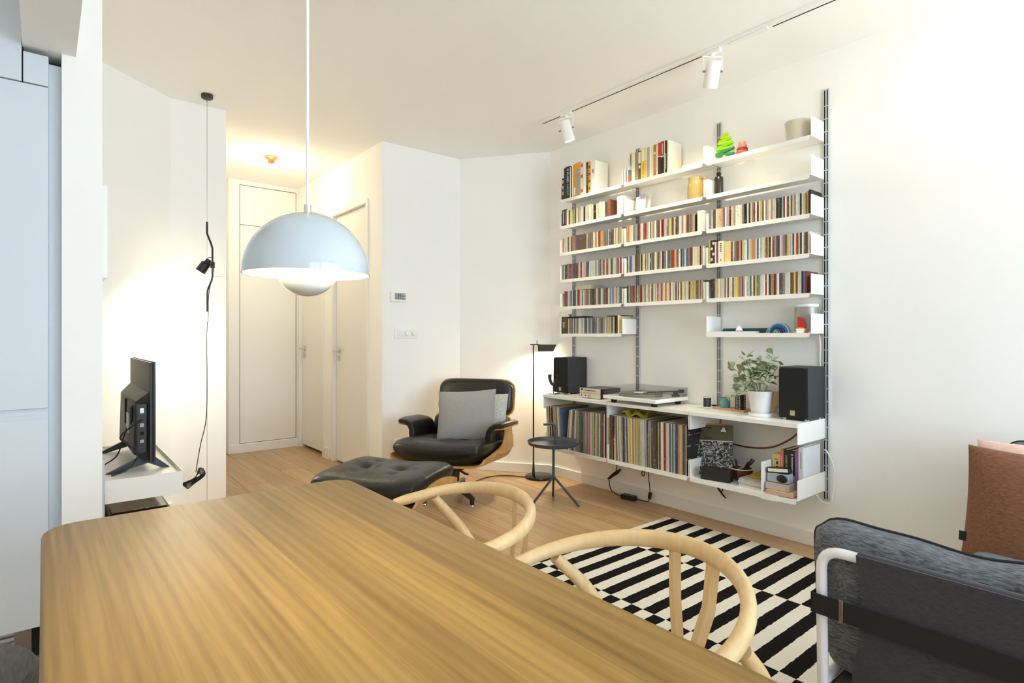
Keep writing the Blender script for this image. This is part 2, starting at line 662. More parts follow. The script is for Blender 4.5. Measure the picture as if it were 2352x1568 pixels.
# hall doors
for i, (y0, y1, dark) in enumerate(((4.605, 5.41, False), (5.61, 6.345, True))):
    d = thing('door_%d' % (i + 1), ('flush white door nearest the thermostat wall' if i == 0 else 'flush white door beside the built-in closet'),
              None, (2.235, y0, 0), kind='structure')
    MB().box(2.2, 2.24, y0 + 0.042, y1 - 0.042, 0.03 if dark else 0.012, 2.362).build('door_leaf', 'door_white', d, bevel=0.002)
    fr = MB()
    fr.box(2.160, 2.32, y0, y0 + 0.038, 0, 2.4)
    fr.box(2.160, 2.32, y1 - 0.038, y1, 0, 2.4)
    fr.box(2.160, 2.32, y0 + 0.038, y1 - 0.038, 2.366, 2.4)
    fr.build('door_frame', 'trim_white', d, bevel=0.002)
    MB().box(2.29, 2.31, y0 + 0.04, y1 - 0.04, 0.0, 2.36).build('door_rebate', 'dark_gap', d)
    hy = y1 - 0.10
    h = MB()
    h.cyl((2.2, hy, 1.075), (2.190, hy, 1.075), 0.026, n=24)
    h.build('rosette', 'chrome', d)
    hd = MB()
    hd.tube([(2.192, hy, 1.075), (2.150, hy, 1.075), (2.141, hy + 0.008, 1.075), (2.139, hy + 0.02, 1.075), (2.139, hy - 0.10, 1.075)][:3], 0.009, n=10)
    hd.tube([(2.143, hy + 0.012, 1.075), (2.143, hy - 0.105, 1.075)], 0.0095, n=10)
    hd.build('door_handle', 'chrome', d)
    MB().cyl((2.2, hy, 1.0), (2.190, hy, 1.0), 0.024, n=24).build('keyhole_plate', 'chrome', d)
    for hz in (0.22, 1.17, 2.17):
        MB().box(2.190, 2.2, y0 + 0.034, y0 + 0.046, hz, hz + 0.075).build('hinge', 'trim_white', d)

# built-in closet at the end of the hall
cl = thing('built_in_closet', 'tall white built-in closet with flush doors at the end of the hall', 'closet', (1.85, 6.40, 0))
fr = MB()
fr.box(1.466, 1.57, 6.37, 6.5, 0, CE - 0.001)
fr.box(2.151, 2.174, 6.37, 6.5, 0, CE - 0.001)
fr.box(1.57, 2.151, 6.37, 6.5, 2.782, CE - 0.001)
fr.box(1.57, 2.151, 6.37, 6.5, 0, 0.092)
fr.build('frame', 'door_white', cl)
MB().box(1.460, 2.174, 6.352, 6.37, 0, 0.088).build('plinth', 'trim_white', cl, bevel=0.003)
MB().box(1.57, 2.151, 6.44, 6.46, 0.092, 2.782).build('carcass', 'dark_gap', cl)
MB().box(1.576, 2.145, 6.372, 6.40, 0.098, 2.364).build('lower_door', 'door_white', cl)
MB().box(1.576, 2.145, 6.372, 6.40, 2.370, 2.775).build('upper_door', 'door_white', cl)

# kitchen cupboards by the column, and the boxed duct above them
for nm, lab, x0, x1 in (('kitchen_cupboard', 'tall white handleless kitchen cupboard beside the wall end', -0.585, 0.015),
                        ('kitchen_cupboard', 'tall white handleless kitchen cupboard at the picture edge', -1.19, -0.59)):
    k = thing(nm, lab, 'cupboard', ((x0 + x1) / 2, 3.05, 0))
    MB().box(x0, x1, 2.785, 3.40, 0.131, 2.262 if x1 > 0 else 2.72).build('carcass', 'cabinet_white', k)
    MB().box(x0 + 0.001, x1 - 0.001, 2.762, 2.784, 0.133, 0.905).build('lower_door', 'cabinet_white', k, bevel=0.002)
    MB().box(x0 + 0.001, x1 - 0.001, 2.762, 2.784, 0.945, 2.145).build('upper_door', 'cabinet_white', k, bevel=0.002)
    MB().box(x0 + 0.001, x1 - 0.001, 2.779, 2.785, 0.905, 0.945).build('grip_groove', 'cabinet_white', k)
    MB().extrude([(x0 + 0.002, 2.762, 0.905), (x0 + 0.002, 2.781, 0.905), (x0 + 0.002, 2.781, 0.922), (x0 + 0.002, 2.775, 0.922)], (x1 - x0 - 0.004, 0, 0)).build('grip_rail', 'cabinet_white', k)
    if x1 > 0:
        MB().box(-0.058, x1 - 0.001, 2.762, 2.784, 2.15, 2.262).build('top_door', 'cabinet_white', k, bevel=0.001)
        MB().box(x0 + 0.001, -0.062, 2.762, 2.784, 2.15, 2.72).build('top_door', 'cabinet_white', k, bevel=0.001)
        MB().box(-0.0625, -0.0575, 2.776, 2.79, 2.14, 2.30).build('door_gap', 'dark_gap', k)
        MB().box(-0.06, 0.014, 2.776, 2.79, 2.260, 2.268).build('shadow_gap', 'dark_gap', k)
    else:
        MB().box(x0 + 0.001, x1 - 0.001, 2.762, 2.784, 2.15, 2.72).build('top_door', 'cabinet_white', k, bevel=0.001)
    pl = MB().box(x0, x1, 2.83, 2.85, 0, 0.131).build('plinth', 'steel', k)
    if x1 > 0:
        MB().box(-0.035, x1 - 0.001, 2.822, 2.83, 0.004, 0.13).build('plinth_recess', 'dark_gap', pl)
        for q in range(5):
            MB().box(-0.30, -0.085, 2.815, 2.83, 0.022 + q * 0.021, 0.034 + q * 0.021).build('vent_slat', 'aluminium', pl)
struct('trim_1', 'cabinet_white', MB().box(0.0155, 0.0525, 2.80, 3.40, 0, 2.248), label='narrow filler strip between cupboard and wall end')
struct('trim_2', 'dark_gap', MB().box(0.0155, 0.0525, 2.805, 3.40, 2.248, 2.256))
struct('beam_duct', 'wall_paint', MB().box(-0.06, 0.096, 1.3, 2.7495, 2.28, CE - 0.001), label='boxed-in white duct under the ceiling above the cupboards')
struct('trim_3', 'wall_paint', MB().box(-0.06, 0.052, 2.7497, 3.3, 2.28, CE - 0.001))

# wall fittings
t = thing('thermostat', 'white thermostat with a grey display on the wall', 'thermostat', (2.315, 4.36, 1.5))
MB().box(2.247, 2.384, 4.335, 4.36, 1.499, 1.585).build('housing', 'white_plastic', t, bevel=0.006)
mat('lcd', '8fa3a3', rough=0.2, var=0.05)
mat('lcd_bezel', '8a8a7c', rough=0.4)
MB().box(2.281, 2.380, 4.333, 4.3352, 1.519, 1.573).build('bezel', 'lcd_bezel', t)
MB().box(2.284, 2.356, 4.3318, 4.333, 1.529, 1.571).build('display', 'lcd', t)
mat('lcd_ink', '3b4c50', rough=0.4)
dg = MB()
for (x0, x1, z0, z1) in ((2.312, 2.315, 1.535, 1.565), (2.322, 2.334, 1.562, 1.565), (2.322, 2.325, 1.548, 1.565), (2.331, 2.334, 1.535, 1.565), (2.322, 2.334, 1.548, 1.551)):
    dg.box(x0, x1, 4.3312, 4.3318, z0, z1)
dg.build('digits', 'lcd_ink', t)
for q in range(2):
    MB().cyl((2.369, 4.333, 1.562 - q * 0.026), (2.369, 4.330, 1.562 - q * 0.026), 0.005, n=10).build('button', 'white_plastic', t)

t = thing('dimmer_switch', 'white plate with three round dimmer knobs below the thermostat', 'switch', (2.395, 4.36, 1.19))
MB().box(2.285, 2.506, 4.349, 4.36, 1.191, 1.276).build('plate', 'white_plastic', t, bevel=0.004)
for q in range(3):
    MB().box(2.310 + q * 0.0665, 2.360 + q * 0.0665, 4.3465, 4.349, 1.206, 1.262).build('insert', 'white_plastic', t, bevel=0.002)
    MB().lathe([(0.022, 0), (0.022, 0.012), (0.019, 0.016), (0, 0.016)], (2.335 + q * 0.0665, 4.3465, 1.234), 24, rot3(PI / 2)).build('knob', 'white_plastic', t)

t = thing('wall_socket', 'white double power socket low on the wall behind the lounge chair', 'socket', (2.37, 4.36, 0.24))
MB().box(2.281, 2.46, 4.347, 4.36, 0.245, 0.345).build('plate', 'white_plastic', t, bevel=0.004)
for q in range(2):
    cx = 2.328 + q * 0.085
    MB().lathe([(0.0, 0.001), (0.026, 0.001), (0.026, 0.006), (0.034, 0.006), (0.034, 0)], (cx, 4.347, 0.295), 24, rot3(PI / 2)).build('outlet', 'white_plastic', t)
    ho = MB()
    for sx in (-0.009, 0.009):
        ho.cyl((cx + sx, 4.3462, 0.295), (cx + sx, 4.3452, 0.295), 0.0032, n=8)
    ho.build('pin_hole', 'dark_gap', t)
# ------------------------------------------------------------------ wall shelving
TR = (1.381, 2.046, 2.712, 3.379)            # track positions along the wall, near to far
ROWS = (2.317, 2.102, 1.885, 1.666, 1.447, 1.227)
BAYS = {'right': (TR[0] + 0.012, TR[1] - 0.009), 'middle': (TR[1] + 0.009, TR[2] - 0.009), 'left': (TR[2] + 0.009, TR[3] - 0.004)}
XB = 3.437

for i, yt in enumerate(TR):
    nm = ('rightmost', 'second from the right', 'second from the left', 'leftmost')[i]
    t = thing('shelf_track', 'slotted aluminium wall track of the shelving, %s of four' % nm, 'track', (XW, yt, 0.28), group='shelving tracks on the wall')
    zt = (2.614, 2.614, 2.614, 2.40)[i]
    MB().box(XW - 0.014, XW, yt - 0.014, yt + 0.018, 0.28, zt).build('rail', 'aluminium', t, bevel=0.001)
    for sy in (-0.006, 0.008):
        MB().box(XW - 0.0148, XW - 0.0138, yt + sy - 0.0028, yt + sy + 0.0028, 0.29, zt - 0.008).build('slot', 'dark_gap', t)
    z = 0.33
    while z < zt - 0.03:
        MB().box(XW - 0.0156, XW - 0.0136, yt - 0.011, yt + 0.013, z, z + 0.006).build('rung', 'aluminium', t)
        z += 0.0728


def lip(y0, y1, x, z0, z1, rr=0.010):
    """front edge of a metal shelf with rounded lower corners"""
    pts = [(x, y0, z1), (x, y1, z1)]
    for k in range(5):
        a = k / 4 * PI / 2
        pts.append((x, y1 - rr + rr * math.cos(a), z0 + rr - rr * math.sin(a)))
    for k in range(5):
        a = k / 4 * PI / 2
        pts.append((x, y0 + rr - rr * math.sin(a), z0 + rr - rr * math.cos(a)))
    return MB().extrude(pts, (0.004, 0, 0))


def side_plate(y, x0, z0, z1, rr=0.008, th=0.003):
    pts = [(x0, y, z0), (XB, y, z0), (XB, y, z1)]
    for k in range(5):
        a = k / 4 * PI / 2
        pts.append((x0 + rr - rr * math.sin(a), y, z1 - rr + rr * math.cos(a)))
    return MB().extrude(pts, (0, th, 0))


ORD = ('top', 'second', 'third', 'fourth', 'fifth', 'sixth')
HOLD = {('left', 0): 'holding black and orange books', ('middle', 0): 'holding yellow and red books', ('right', 0): 'holding the toy tree',
        ('left', 1): 'with white discs and small books', ('middle', 1): 'holding the yellow jug', ('right', 1): 'holding the black bottle',
        ('left', 5): 'with the black box set', ('right', 5): 'holding blue arches'}
for bay in ('left', 'middle', 'right'):
    y0, y1 = BAYS[bay]
    for r, z in enumerate(ROWS):
        if bay == 'middle' and r == 5:
            continue
        lab = 'white metal wall shelf %s, %s row of the %s bay' % (HOLD.get((bay, r), 'full of discs'), ORD[r], bay)
        s = thing('wall_shelf', lab, 'shelf', (3.35, (y0 + y1) / 2, z), group='metal shelves on the wall')
        MB().box(3.268, XB, y0, y1, z, z + 0.004).build('shelf_plate', 'shelf_white', s)
        lip(y0 + 0.010, y1 - 0.002, 3.264, z - 0.021, z + 0.004).build('front_lip', 'shelf_white', s)
        side_plate(y0, 3.270, z + 0.004, z + 0.112).build('side_plate', 'shelf_white', s)
        side_plate(y1 - 0.003, 3.270, z + 0.004, z + 0.112).build('side_plate', 'shelf_white', s)

WT = 0.746
XF = 3.090
for bay in ('left', 'middle', 'right'):
    y0, y1 = BAYS[bay]
    y0 -= 0.006
    y1 += 0.006
    hold = {'left': 'under the small hi-fi', 'middle': 'under the record player', 'right': 'under the potted plant'}[bay]
    s = thing('deep_shelf', 'deep white metal top shelf %s, %s bay' % (hold, bay), 'shelf', (3.26, (y0 + y1) / 2, WT), group='deep metal shelves on the wall')
    MB().box(XF + 0.003, XB, y0, y1, WT - 0.005, WT).build('shelf_plate', 'shelf_white', s)
    MB().box(XF, XF + 0.003, y0, y1, WT - 0.022, WT).build('front_lip', 'shelf_white', s)
    for yy in (y0, y1 - 0.003):
        MB().box(XF + 0.004, XB, yy, yy + 0.003, 0.634, WT - 0.005).build('side_plate', 'shelf_white', s)
    s = thing('deep_shelf', 'deep white metal bottom shelf %s, %s bay' % ('full of records' if bay != 'right' else 'with bowl, papers and books', bay), 'shelf',
              (3.26, (y0 + y1) / 2, 0.337), group='deep metal shelves on the wall')
    MB().box(XF + 0.003, XB, y0, y1, 0.337, 0.341).build('shelf_plate', 'shelf_white', s)
    lip(y0 + 0.008, y1 - 0.003, XF - 0.002, 0.316, 0.341).build('front_lip', 'shelf_white', s)
    for yy in (y0, y1 - 0.003):
        side_plate(yy, XF + 0.004, 0.341, 0.445).build('side_plate', 'shelf_white', s)

# ------------------------------------------------------------------ discs and records
PAL = {'w': ('white', 'dcd9cc'), 'c': ('cream', 'c3b994'), 'g': ('grey', '84847c'), 'd': ('dark grey', '56534c'), 'k': ('black', '23211d'),
       'b': ('brown', '6e4b34'), 't': ('tan', 'cfa877'), 'y': ('yellow', 'd6c04a'), 'o': ('orange', 'dc7b2c'), 'r': ('red', '9c3228'),
       'p': ('pink', 'c98c8e'), 'm': ('maroon', '7a3330'), 'u': ('blue', '5d6c93'), 'l': ('pale blue', 'a9cbd6'), 'n': ('green', '4f6b4a')}


def spine_mat(name, col, ink):
    if name in MATS:
        return MATS[name]
    m = bpy.data.materials.new(name)
    m.use_nodes = True
    nt = m.node_tree
    N, L = nt.nodes.new, nt.links.new
    b = nt.nodes['Principled BSDF']
    tc = N('ShaderNodeTexCoord')
    oi = N('ShaderNodeObjectInfo')
    cmb = N('ShaderNodeCombineXYZ')
    for k in range(3):
        L(oi.outputs['Random'], cmb.inputs[k])
    off = N('ShaderNodeVectorMath')
    off.operation = 'MULTIPLY_ADD'
    off.inputs[1].default_value = (31.0, 17.0, 23.0)
    L(cmb.outputs[0], off.inputs[0])
    L(tc.outputs['Object'], off.inputs[2])
    mp = N('ShaderNodeMapping')
    mp.inputs['Scale'].default_value = (3, 260, 75)
    L(off.outputs[0], mp.inputs[0])
    nz = N('ShaderNodeTexNoise')
    nz.inputs['Scale'].default_value = 1.0
    nz.inputs['Detail'].default_value = 2
    L(mp.outputs[0], nz.inputs['Vector'])
    n2 = N('ShaderNodeTexNoise')
    n2.inputs['Scale'].default_value = 14.0
    L(off.outputs[0], n2.inputs['Vector'])
    mu = N('ShaderNodeMath')
    mu.operation = 'MULTIPLY'
    L(nz.outputs[0], mu.inputs[0])
    L(n2.outputs[0], mu.inputs[1])
    cr = N('ShaderNodeValToRGB')
    cr.color_ramp.interpolation = 'CONSTANT'
    cr.color_ramp.elements[0].color = (*lin(col), 1)
    cr.color_ramp.elements[1].position = 0.375
    cr.color_ramp.elements[1].color = (*[0.45 * x + 0.55 * y for x, y in zip(lin(ink), lin(col))], 1)
    L(mu.outputs[0], cr.inputs[0])
    hs = N('ShaderNodeHueSaturation')
    mr = N('ShaderNodeMapRange')
    mr.inputs[3].default_value = 0.78
    mr.inputs[4].default_value = 1.12
    L(oi.outputs['Random'], mr.inputs[0])
    L(mr.outputs[0], hs.inputs['Value'])
    L(cr.outputs[0], hs.inputs['Color'])
    L(hs.outputs[0], b.inputs['Base Color'])
    b.inputs['Roughness'].default_value = 0.35
    MATS[name] = m
    return m


INK = {'k': 'd8d4c8', 'd': 'd8d4c8', 'b': 'd9c9a4', 'm': 'e6d8c8', 'n': 'dfe0c8', 'u': 'e4e6ee', 'r': 'f0e2d0', 'g': '3a3a38'}
for k_, (nm_, hx_) in PAL.items():
    spine_mat('spine_' + nm_, hx_, INK.get(k_, '4a443c'))

ORDN = ['first', 'second', 'third', 'fourth', 'fifth', 'sixth', 'seventh', 'eighth', 'ninth', 'tenth', 'eleventh', 'twelfth', 'thirteenth',
        'fourteenth', 'fifteenth', 'sixteenth', 'seventeenth', 'eighteenth', 'nineteenth', 'twentieth', 'twenty-first', 'twenty-second',
        'twenty-third', 'twenty-fourth', 'twenty-fifth', 'twenty-sixth', 'twenty-seventh', 'twenty-eighth', 'twenty-ninth', 'thirtieth']


def labels_for(seq, noun, where):
    tot = {c: seq.count(c) for c in set(seq)}
    cnt, out = {}, []
    for c in seq:
        cnt[c] = cnt.get(c, 0) + 1
        nm = PAL[c][0]
        if tot[c] == 1:
            out.append('the only %s-spined %s %s' % (nm, noun, where))
        else:
            out.append('%s %s-spined %s from the left %s' % (ORDN[cnt[c] - 1], nm, noun, where))
    return out


CD_T = 0.0096
cdm = bpy.data.meshes.new('cd_case')
_b = MB().box(-0.071, 0.071, -CD_T / 2, CD_T / 2, 0, 0.1245)
cdm.from_pydata(_b.v, [], _b.f)
cdm.materials.append(MATS['spine_white'])


def put_cd(x, y, z, c, label, group, hs=1.0):
    o = bpy.data.objects.new('cd_case', cdm)
    o.location = (x, y, z)
    o.scale = (1, 1, hs)
    o.material_slots[0].link = 'OBJECT'
    o.material_slots[0].material = MATS['spine_' + PAL[c][0]]
    COL.objects.link(o)
    tag(o, label, 'CD', group)


SEQ = {('right', 2): 'gwdbwwytpuwcpkwctwwwcgkkwkcgrwkwybwgcwpwckdklrwd',
       ('right', 3): 'mwgnrpdylwuwcogwbwlwcbtkwdpbdlpgbctldwrckwnmwk'[:45],
       ('right', 4): 'kkbccwcwwbwbwwbcytgpdpwwlnwbyugwwwrwkgokpwddgwwwdbybwwkum',
       ('middle', 2): 'rcwgrdpcwbwgcwgdmwrkpwugcybgwkbpwwgwwrbgdpck',
       ('middle', 3): 'cgwkgdbwcndpwkgdwubgmrocbgwkgdlubgmbwwwyckpw',
       ('middle', 4): 'wcgwubwtwrwpbcwgowpbwcwbcdwbywcwwkcytcbdtbcd'}
SEQ[('right', 2)] += 'wbcgwwkwc'
n_cd = 0
for (bay, r), seq in SEQ.items():
    y0, y1 = BAYS[bay]
    z = ROWS[r] + 0.004
    grp = 'discs on the %s shelf of the %s bay' % (ORD[r], bay)
    where = 'on the %s shelf, %s bay' % (ORD[r], bay)
    lb = labels_for(seq, 'CD', where)
    if bay == 'right':
        y = {2: y1 - 0.012, 3: y1 - 0.158, 4: y1 - 0.02}[r]
    else:
        y = y0 + 0.010 + CD_T * 1.085 * len(seq) + (0.06 if r == 2 else 0.0)
    for i, c in enumerate(seq):
        y -= CD_T * 1.085
        put_cd(3.360 + RND.uniform(-0.003, 0.002), y + CD_T / 2, z, c, lb[i], grp, RND.choice((1, 1, 1, 0.985, 1.01)))
        n_cd += 1

# the remaining discs further along the shelves, too many to single out
keys = list(PAL.keys())
MBI, MI = MB(), []


def mass_row(ya, yb, z, weights, jit=0.0, hh=0.1245):
    y = ya
    while y - CD_T > yb:
        t_ = CD_T * RND.choice((1, 1, 1, 1, 0.7, 1.0, 1.5))
        h_ = hh * RND.choice((1, 1, 1, 0.985, 1.02)) + RND.uniform(-jit, jit)
        MBI.box(3.289 + RND.uniform(-0.002, 0.003), 3.431, y - t_ + 0.0003, y, z, z + h_)
        MI.extend([keys.index(RND.choice(weights))] * 6)
        y -= t_ + 0.0008


W_ = 'wwwcccgggdddkkbbbtyrmulnog'
yL0, yL1 = BAYS['left']
yM0, yM1 = BAYS['middle']
mass_row(yL1 - 0.012, yL0 + 0.012, ROWS[2] + 0.004, 'wwwcggddbbbtyuwwo')
mass_row(yL1 - 0.006, yL0 + 0.012, ROWS[3] + 0.004, 'ggddkgdwwwclrg')
mass_row(yL1 - 0.03, yL0 + 0.012, ROWS[4] + 0.004, 'ggdkkulprwbcwd')
mass_row(yL1 - 0.075, yL0 + 0.075, ROWS[5] + 0.004, 'wwwggccdddbupl')
mass_row(yL1 - 0.14, yL0 + 0.18, ROWS[1] + 0.004, 'wwwwwccwkbw', 0.004, 0.128)
for r in (2, 3, 4):
    mass_row(yM1 - 0.008, yM0 + 0.012 + CD_T * 1.085 * len(SEQ[('middle', r)]) + (0.06 if r == 2 else 0.0), ROWS[r] + 0.004, W_)
me = bpy.data.meshes.new('cd_cases')
me.from_pydata(MBI.v, [], MBI.f)
for k_ in keys:
    me.materials.append(MATS['spine_' + PAL[k_][0]])
me.polygons.foreach_set('material_index', MI)
o = bpy.data.objects.new('cd_cases', me)
COL.objects.link(o)
tag(o, 'mixed CD cases packed along the left and middle shelves of the wall unit', 'CDs', kind='stuff')

# ------------------------------------------------------------------ long-playing records
LPZ, LPH = 0.3415, 0.312


def put_lp(y, t_, c, label, group, lean=0.0, dx=0.0, h=LPH):
    mb = MB().box(-0.157, 0.157, -t_ / 2, t_ / 2, 0, h)
    o = mb.build('record_sleeve', 'spine_' + PAL[c][0], None, world=False)
    o.location = (3.262 + dx, y, LPZ + abs(math.sin(lean)) * t_ / 2)
    o.rotation_euler = (lean, 0, 0)
    tag(o, label, 'record', group)
    return o


_rs = random.Random(21)
LSEQ = 'cgwkcwktctcgcwcbm' + 'ttwwcgbglwmwc' + ''.join(_rs.choice('wwwccgggddkbtnulpmyrgc') for _ in range(34)) + 'ryk'
lb = labels_for(LSEQ, 'record', 'on the bottom shelf, left bay')
mat('lp_blue', '55708f', rough=0.35, var=0.45, vscale=9)
y = 3.338
for i, c in enumerate(LSEQ):
    t_ = (0.0085, 0.0062, 0.0095, 0.0055)[(i * 7) % 4]
    if i < 17:
        lean = 0.075 - 0.001 * i
    elif i < 30:
        lean = -(0.11 - 0.0085 * (i - 17))
        if i == 17:
            y -= 0.045
    else:
        lean = -0.004
        if i == 30:
            y -= 0.004
    y -= t_ * 1.05 + 0.0016
    r_ = put_lp(y + t_ / 2, t_, c, lb[i], 'records in the left bay', -lean, RND.uniform(-0.006, 0.004), LPH - RND.choice((0, 0, 0.002, 0.004)))
    if i == 16:
        r_.data.materials[0] = MATS['lp_blue']
        r_['label'] = 'record whose blue cover shows in the gap of the left bay'
MSEQ = 'mcbkwwcgb' + ''.join(_rs.choice('wwwwcccgggddkkbtnulpmyrwcg') for _ in range(76)) + 'pwk'
lb = labels_for(MSEQ, 'record', 'on the bottom shelf, middle bay')
y = 2.688
for i, c in enumerate(MSEQ):
    t_ = (0.0060, 0.0048, 0.0085, 0.0055, 0.0068)[(i * 3) % 5]
    lean = -0.03 * (1 - i / len(MSEQ))
    y -= t_ * 1.03 + 0.0006
    put_lp(y + t_ / 2, t_, c, lb[i], 'records in the middle bay', lean, RND.uniform(-0.006, 0.004), LPH - RND.choice((0, 0, 0.002, 0.004)))
Y_LP_END = y

# yellow dust cloth lying on the records
def cloth_fn(u, v):
    x = 3.13 + 0.16 * v + 0.012 * math.sin(u * 9)
    yy = 2.62 - 0.17 * u - 0.02 * math.sin(v * 7)
    return (x, yy, 0.672 + 0.014 * math.sin(u * 11 + v * 5) + 0.010 * math.sin(v * 13 - u * 4))


mat('yellow_cloth', 'b7a51c', rough=0.9, var=0.2, bump=0.3, bscale=300)
o = MB().sheet(cloth_fn, 20, 16, 0.003).build('dust_cloth', 'yellow_cloth')
tag(o, 'crumpled yellow dust cloth on top of the records', 'cloth')


# ------------------------------------------------------------------ books
def book(y, w, h, d, col, label, z, xf=3.282, group=None, pages='e9e2cf', lean=0.0, rough=0.5, name='book'):
    """upright book, spine towards the room; returns the thing; y is its far edge"""
    t = thing(name, label, 'book', (xf + d / 2, y - w / 2, z), group=group)
    mn = 'cover_' + col
    mat(mn, col, rough=rough, var=0.06, vscale=25)
    mat('pages_' + pages, pages, rough=0.85, var=0.08, vscale=90)
    mb = MB()
    th = min(0.003, w * 0.18)
    mb.box(-d / 2, -d / 2 + 0.003, -w / 2, w / 2, 0, h)
    mb.box(-d / 2 + 0.003, d / 2, -w / 2, -w / 2 + th, 0, h)
    mb.box(-d / 2 + 0.003, d / 2, w / 2 - th, w / 2, 0, h)
    mb.build('cover', mn, t, world=False)
    MB().box(-d / 2 + 0.003, d / 2 - 0.004, -w / 2 + th, w / 2 - th, 0.003, h - 0.003).build('page_block', 'pages_' + pages, t, world=False)
    if lean:
        t.rotation_euler = (lean, 0, 0)
    return t


def band(t, w, d, z0, z1, col, frac=1.0, name='spine_band', off=0.0):
    mn = 'ink_' + col
    mat(mn, col, rough=0.5, var=0.05)
    MB().box(-d / 2 - 0.0006, -d / 2, off - w / 2 * frac, off + w / 2 * frac, z0, z1).build(name, mn, t, world=False)


def spine_text(t, body, size, zc, d, m, off=0.0):
    text('spine_title', body, size, wm(t) @ face_mx((-d / 2 - 0.0008, off, zc), (0, 0, -1), (0, -1, 0)), m, t)


mat('ink_white', 'f2f0ea', rough=0.5, var=0.01)
mat('ink_cyan', '7fcfd8', rough=0.5, var=0.01)
mat('ink_lime', 'c9d36a', rough=0.5, var=0.01)
mat('ink_black', '1b1a18', rough=0.5, var=0.01)
mat('ink_gold', 'b99a34', rough=0.4, var=0.05)
mat('ink_purple', '6a2f78', rough=0.5, var=0.01)

G1 = 'books on the top shelf, left bay'
z = ROWS[0] + 0.0042
D = 0.145
t = book(3.362, 0.022, 0.178, D, '211f1b', 'short black book at the left end of the top shelf', z, group=G1)
for zz in (0.150, 0.102, 0.055):
    band(t, 0.022, D, zz - 0.014, zz + 0.014, 'd8b0a6', 0.7, 'spine_emblem')
t = book(3.339, 0.018, 0.256, D, '2b2822', 'tall black book beside the short black one on the top shelf', z, group=G1)
t = book(3.320, 0.046, 0.262, D, '1f1f1d', 'thick black book with the title KNIFE and cyan author name', z, group=G1)
spine_text(t, 'KNIFE', 0.030, 0.178, D, 'ink_white')
spine_text(t, 'JO NESBO', 0.030, 0.092, D, 'ink_cyan')
MB().lathe([(0.007, 0), (0.010, 0), (0.010, 0.0008), (0.007, 0.0008), (0.007, 0)], (-D / 2, 0, 0.235), 20, rot3(0, -PI / 2, 0)).build('spine_emblem', 'ink_white', t, world=False)
t = book(3.271, 0.010, 0.25, D, 'efe9d8', 'thin white book right of the thick black novel', z, group=G1)
t = book(3.260, 0.010, 0.248, D, '3a2f20', 'thin dark brown book on the top shelf', z, group=G1)
t = book(3.249, 0.013, 0.25, D, 'f4ecd4', 'slim cream book left of the orange one', z, group=G1)
t = book(3.235, 0.033, 0.262, D, 'ee9a2e', 'bright orange book on the top shelf', z, group=G1)
band(t, 0.033, D, 0.012, 0.075, 'f6e6c8', 0.55)
t = book(3.201, 0.045, 0.268, D, 'a9a190', 'grey book with an orange top on the top shelf', z, group=G1)
band(t, 0.045, D, 0.215, 0.266, 'eda13a', 1.0)
band(t, 0.045, D, 0.19, 0.194, 'dcd7a8', 1.0)
t = book(3.155, 0.032, 0.262, D, 'efe6d2', 'white book with red spots on its spine', z, group=G1)
for zz in (0.235, 0.15, 0.035):
    band(t, 0.032, D, zz - 0.013, zz + 0.013, 'd6503c', 0.7, 'spine_spot')
t = book(3.122, 0.028, 0.252, D, 'f7f2e2', 'plain white book on the top shelf, left bay', z, group=G1)
t = book(3.093, 0.020, 0.248, D, '2f2b24', 'slim black book with pale lettering, top shelf', z, group=G1)
for q in range(7):
    band(t, 0.020, D, 0.07 + q * 0.019, 0.082 + q * 0.019, 'cfc8b4', 0.25, 'lettering')
t = book(3.072, 0.026, 0.246, D, 'e2a13a', 'amber book with a brown patterned spine', z, group=G1)
for q in range(4):
    band(t, 0.026, D, 0.03 + q * 0.055, 0.048 + q * 0.055, '6e4418', 0.6, 'lettering')
t = book(3.045, 0.048, 0.244, D, 'f8f4e6', 'thick white book at the right end of the left bay', z, group=G1)
band(t, 0.048, D, 0.15, 0.178, '8a6a4a', 0.25, 'spine_emblem')

G2 = 'books on the top shelf, middle bay'
D = 0.145
BK = [(2.690, 0.010, 0.125, 'e6e0d0', 'small cream book at the left end of the middle bay'),
      (2.679, 0.016, 0.175, 'dce8ee', 'white book with a blue and red foot on its spine'),
      (2.662, 0.015, 0.212, 'cdbb94', 'beige book with a dark photo spine, middle bay'),
      (2.646, 0.015, 0.212, 'eee6d0', 'ivory book beside the beige one'),
      (2.630, 0.012, 0.205, 'f6f2e4', 'slim white book in the middle bay'),
      (2.617, 0.030, 0.205, 'a3905a', 'olive brown book in the middle bay'),
      (2.586, 0.022, 0.208, '5b4a2e', 'dark brown book with a white label'),
      (2.563, 0.038, 0.215, 'f0cf3a', 'thick bright yellow book'),
      (2.524, 0.014, 0.210, 'f0c9a4', 'peach book with a white top'),
      (2.509, 0.020, 0.215, 'b9b09a', 'grey-beige book beside the peach one'),
      (2.488, 0.016, 0.215, 'f8f4e6', 'plain white book, middle bay top shelf'),
      (2.471, 0.015, 0.216, 'f0e6c6', 'cream book, middle bay top shelf'),
      (2.455, 0.022, 0.218, 'b07f3a', 'bronze book with an amber panel'),
      (2.432, 0.014, 0.212, 'f3e6d6', 'thin pale book left of the red ones'),
      (2.417, 0.022, 0.222, 'c2402c', 'red and brown book'),
      (2.394, 0.026, 0.226, 'c8322c', 'red book with a black lower half'),
      (2.367, 0.012, 0.222, 'f4efdf', 'large pale book at the right end of the middle bay')]
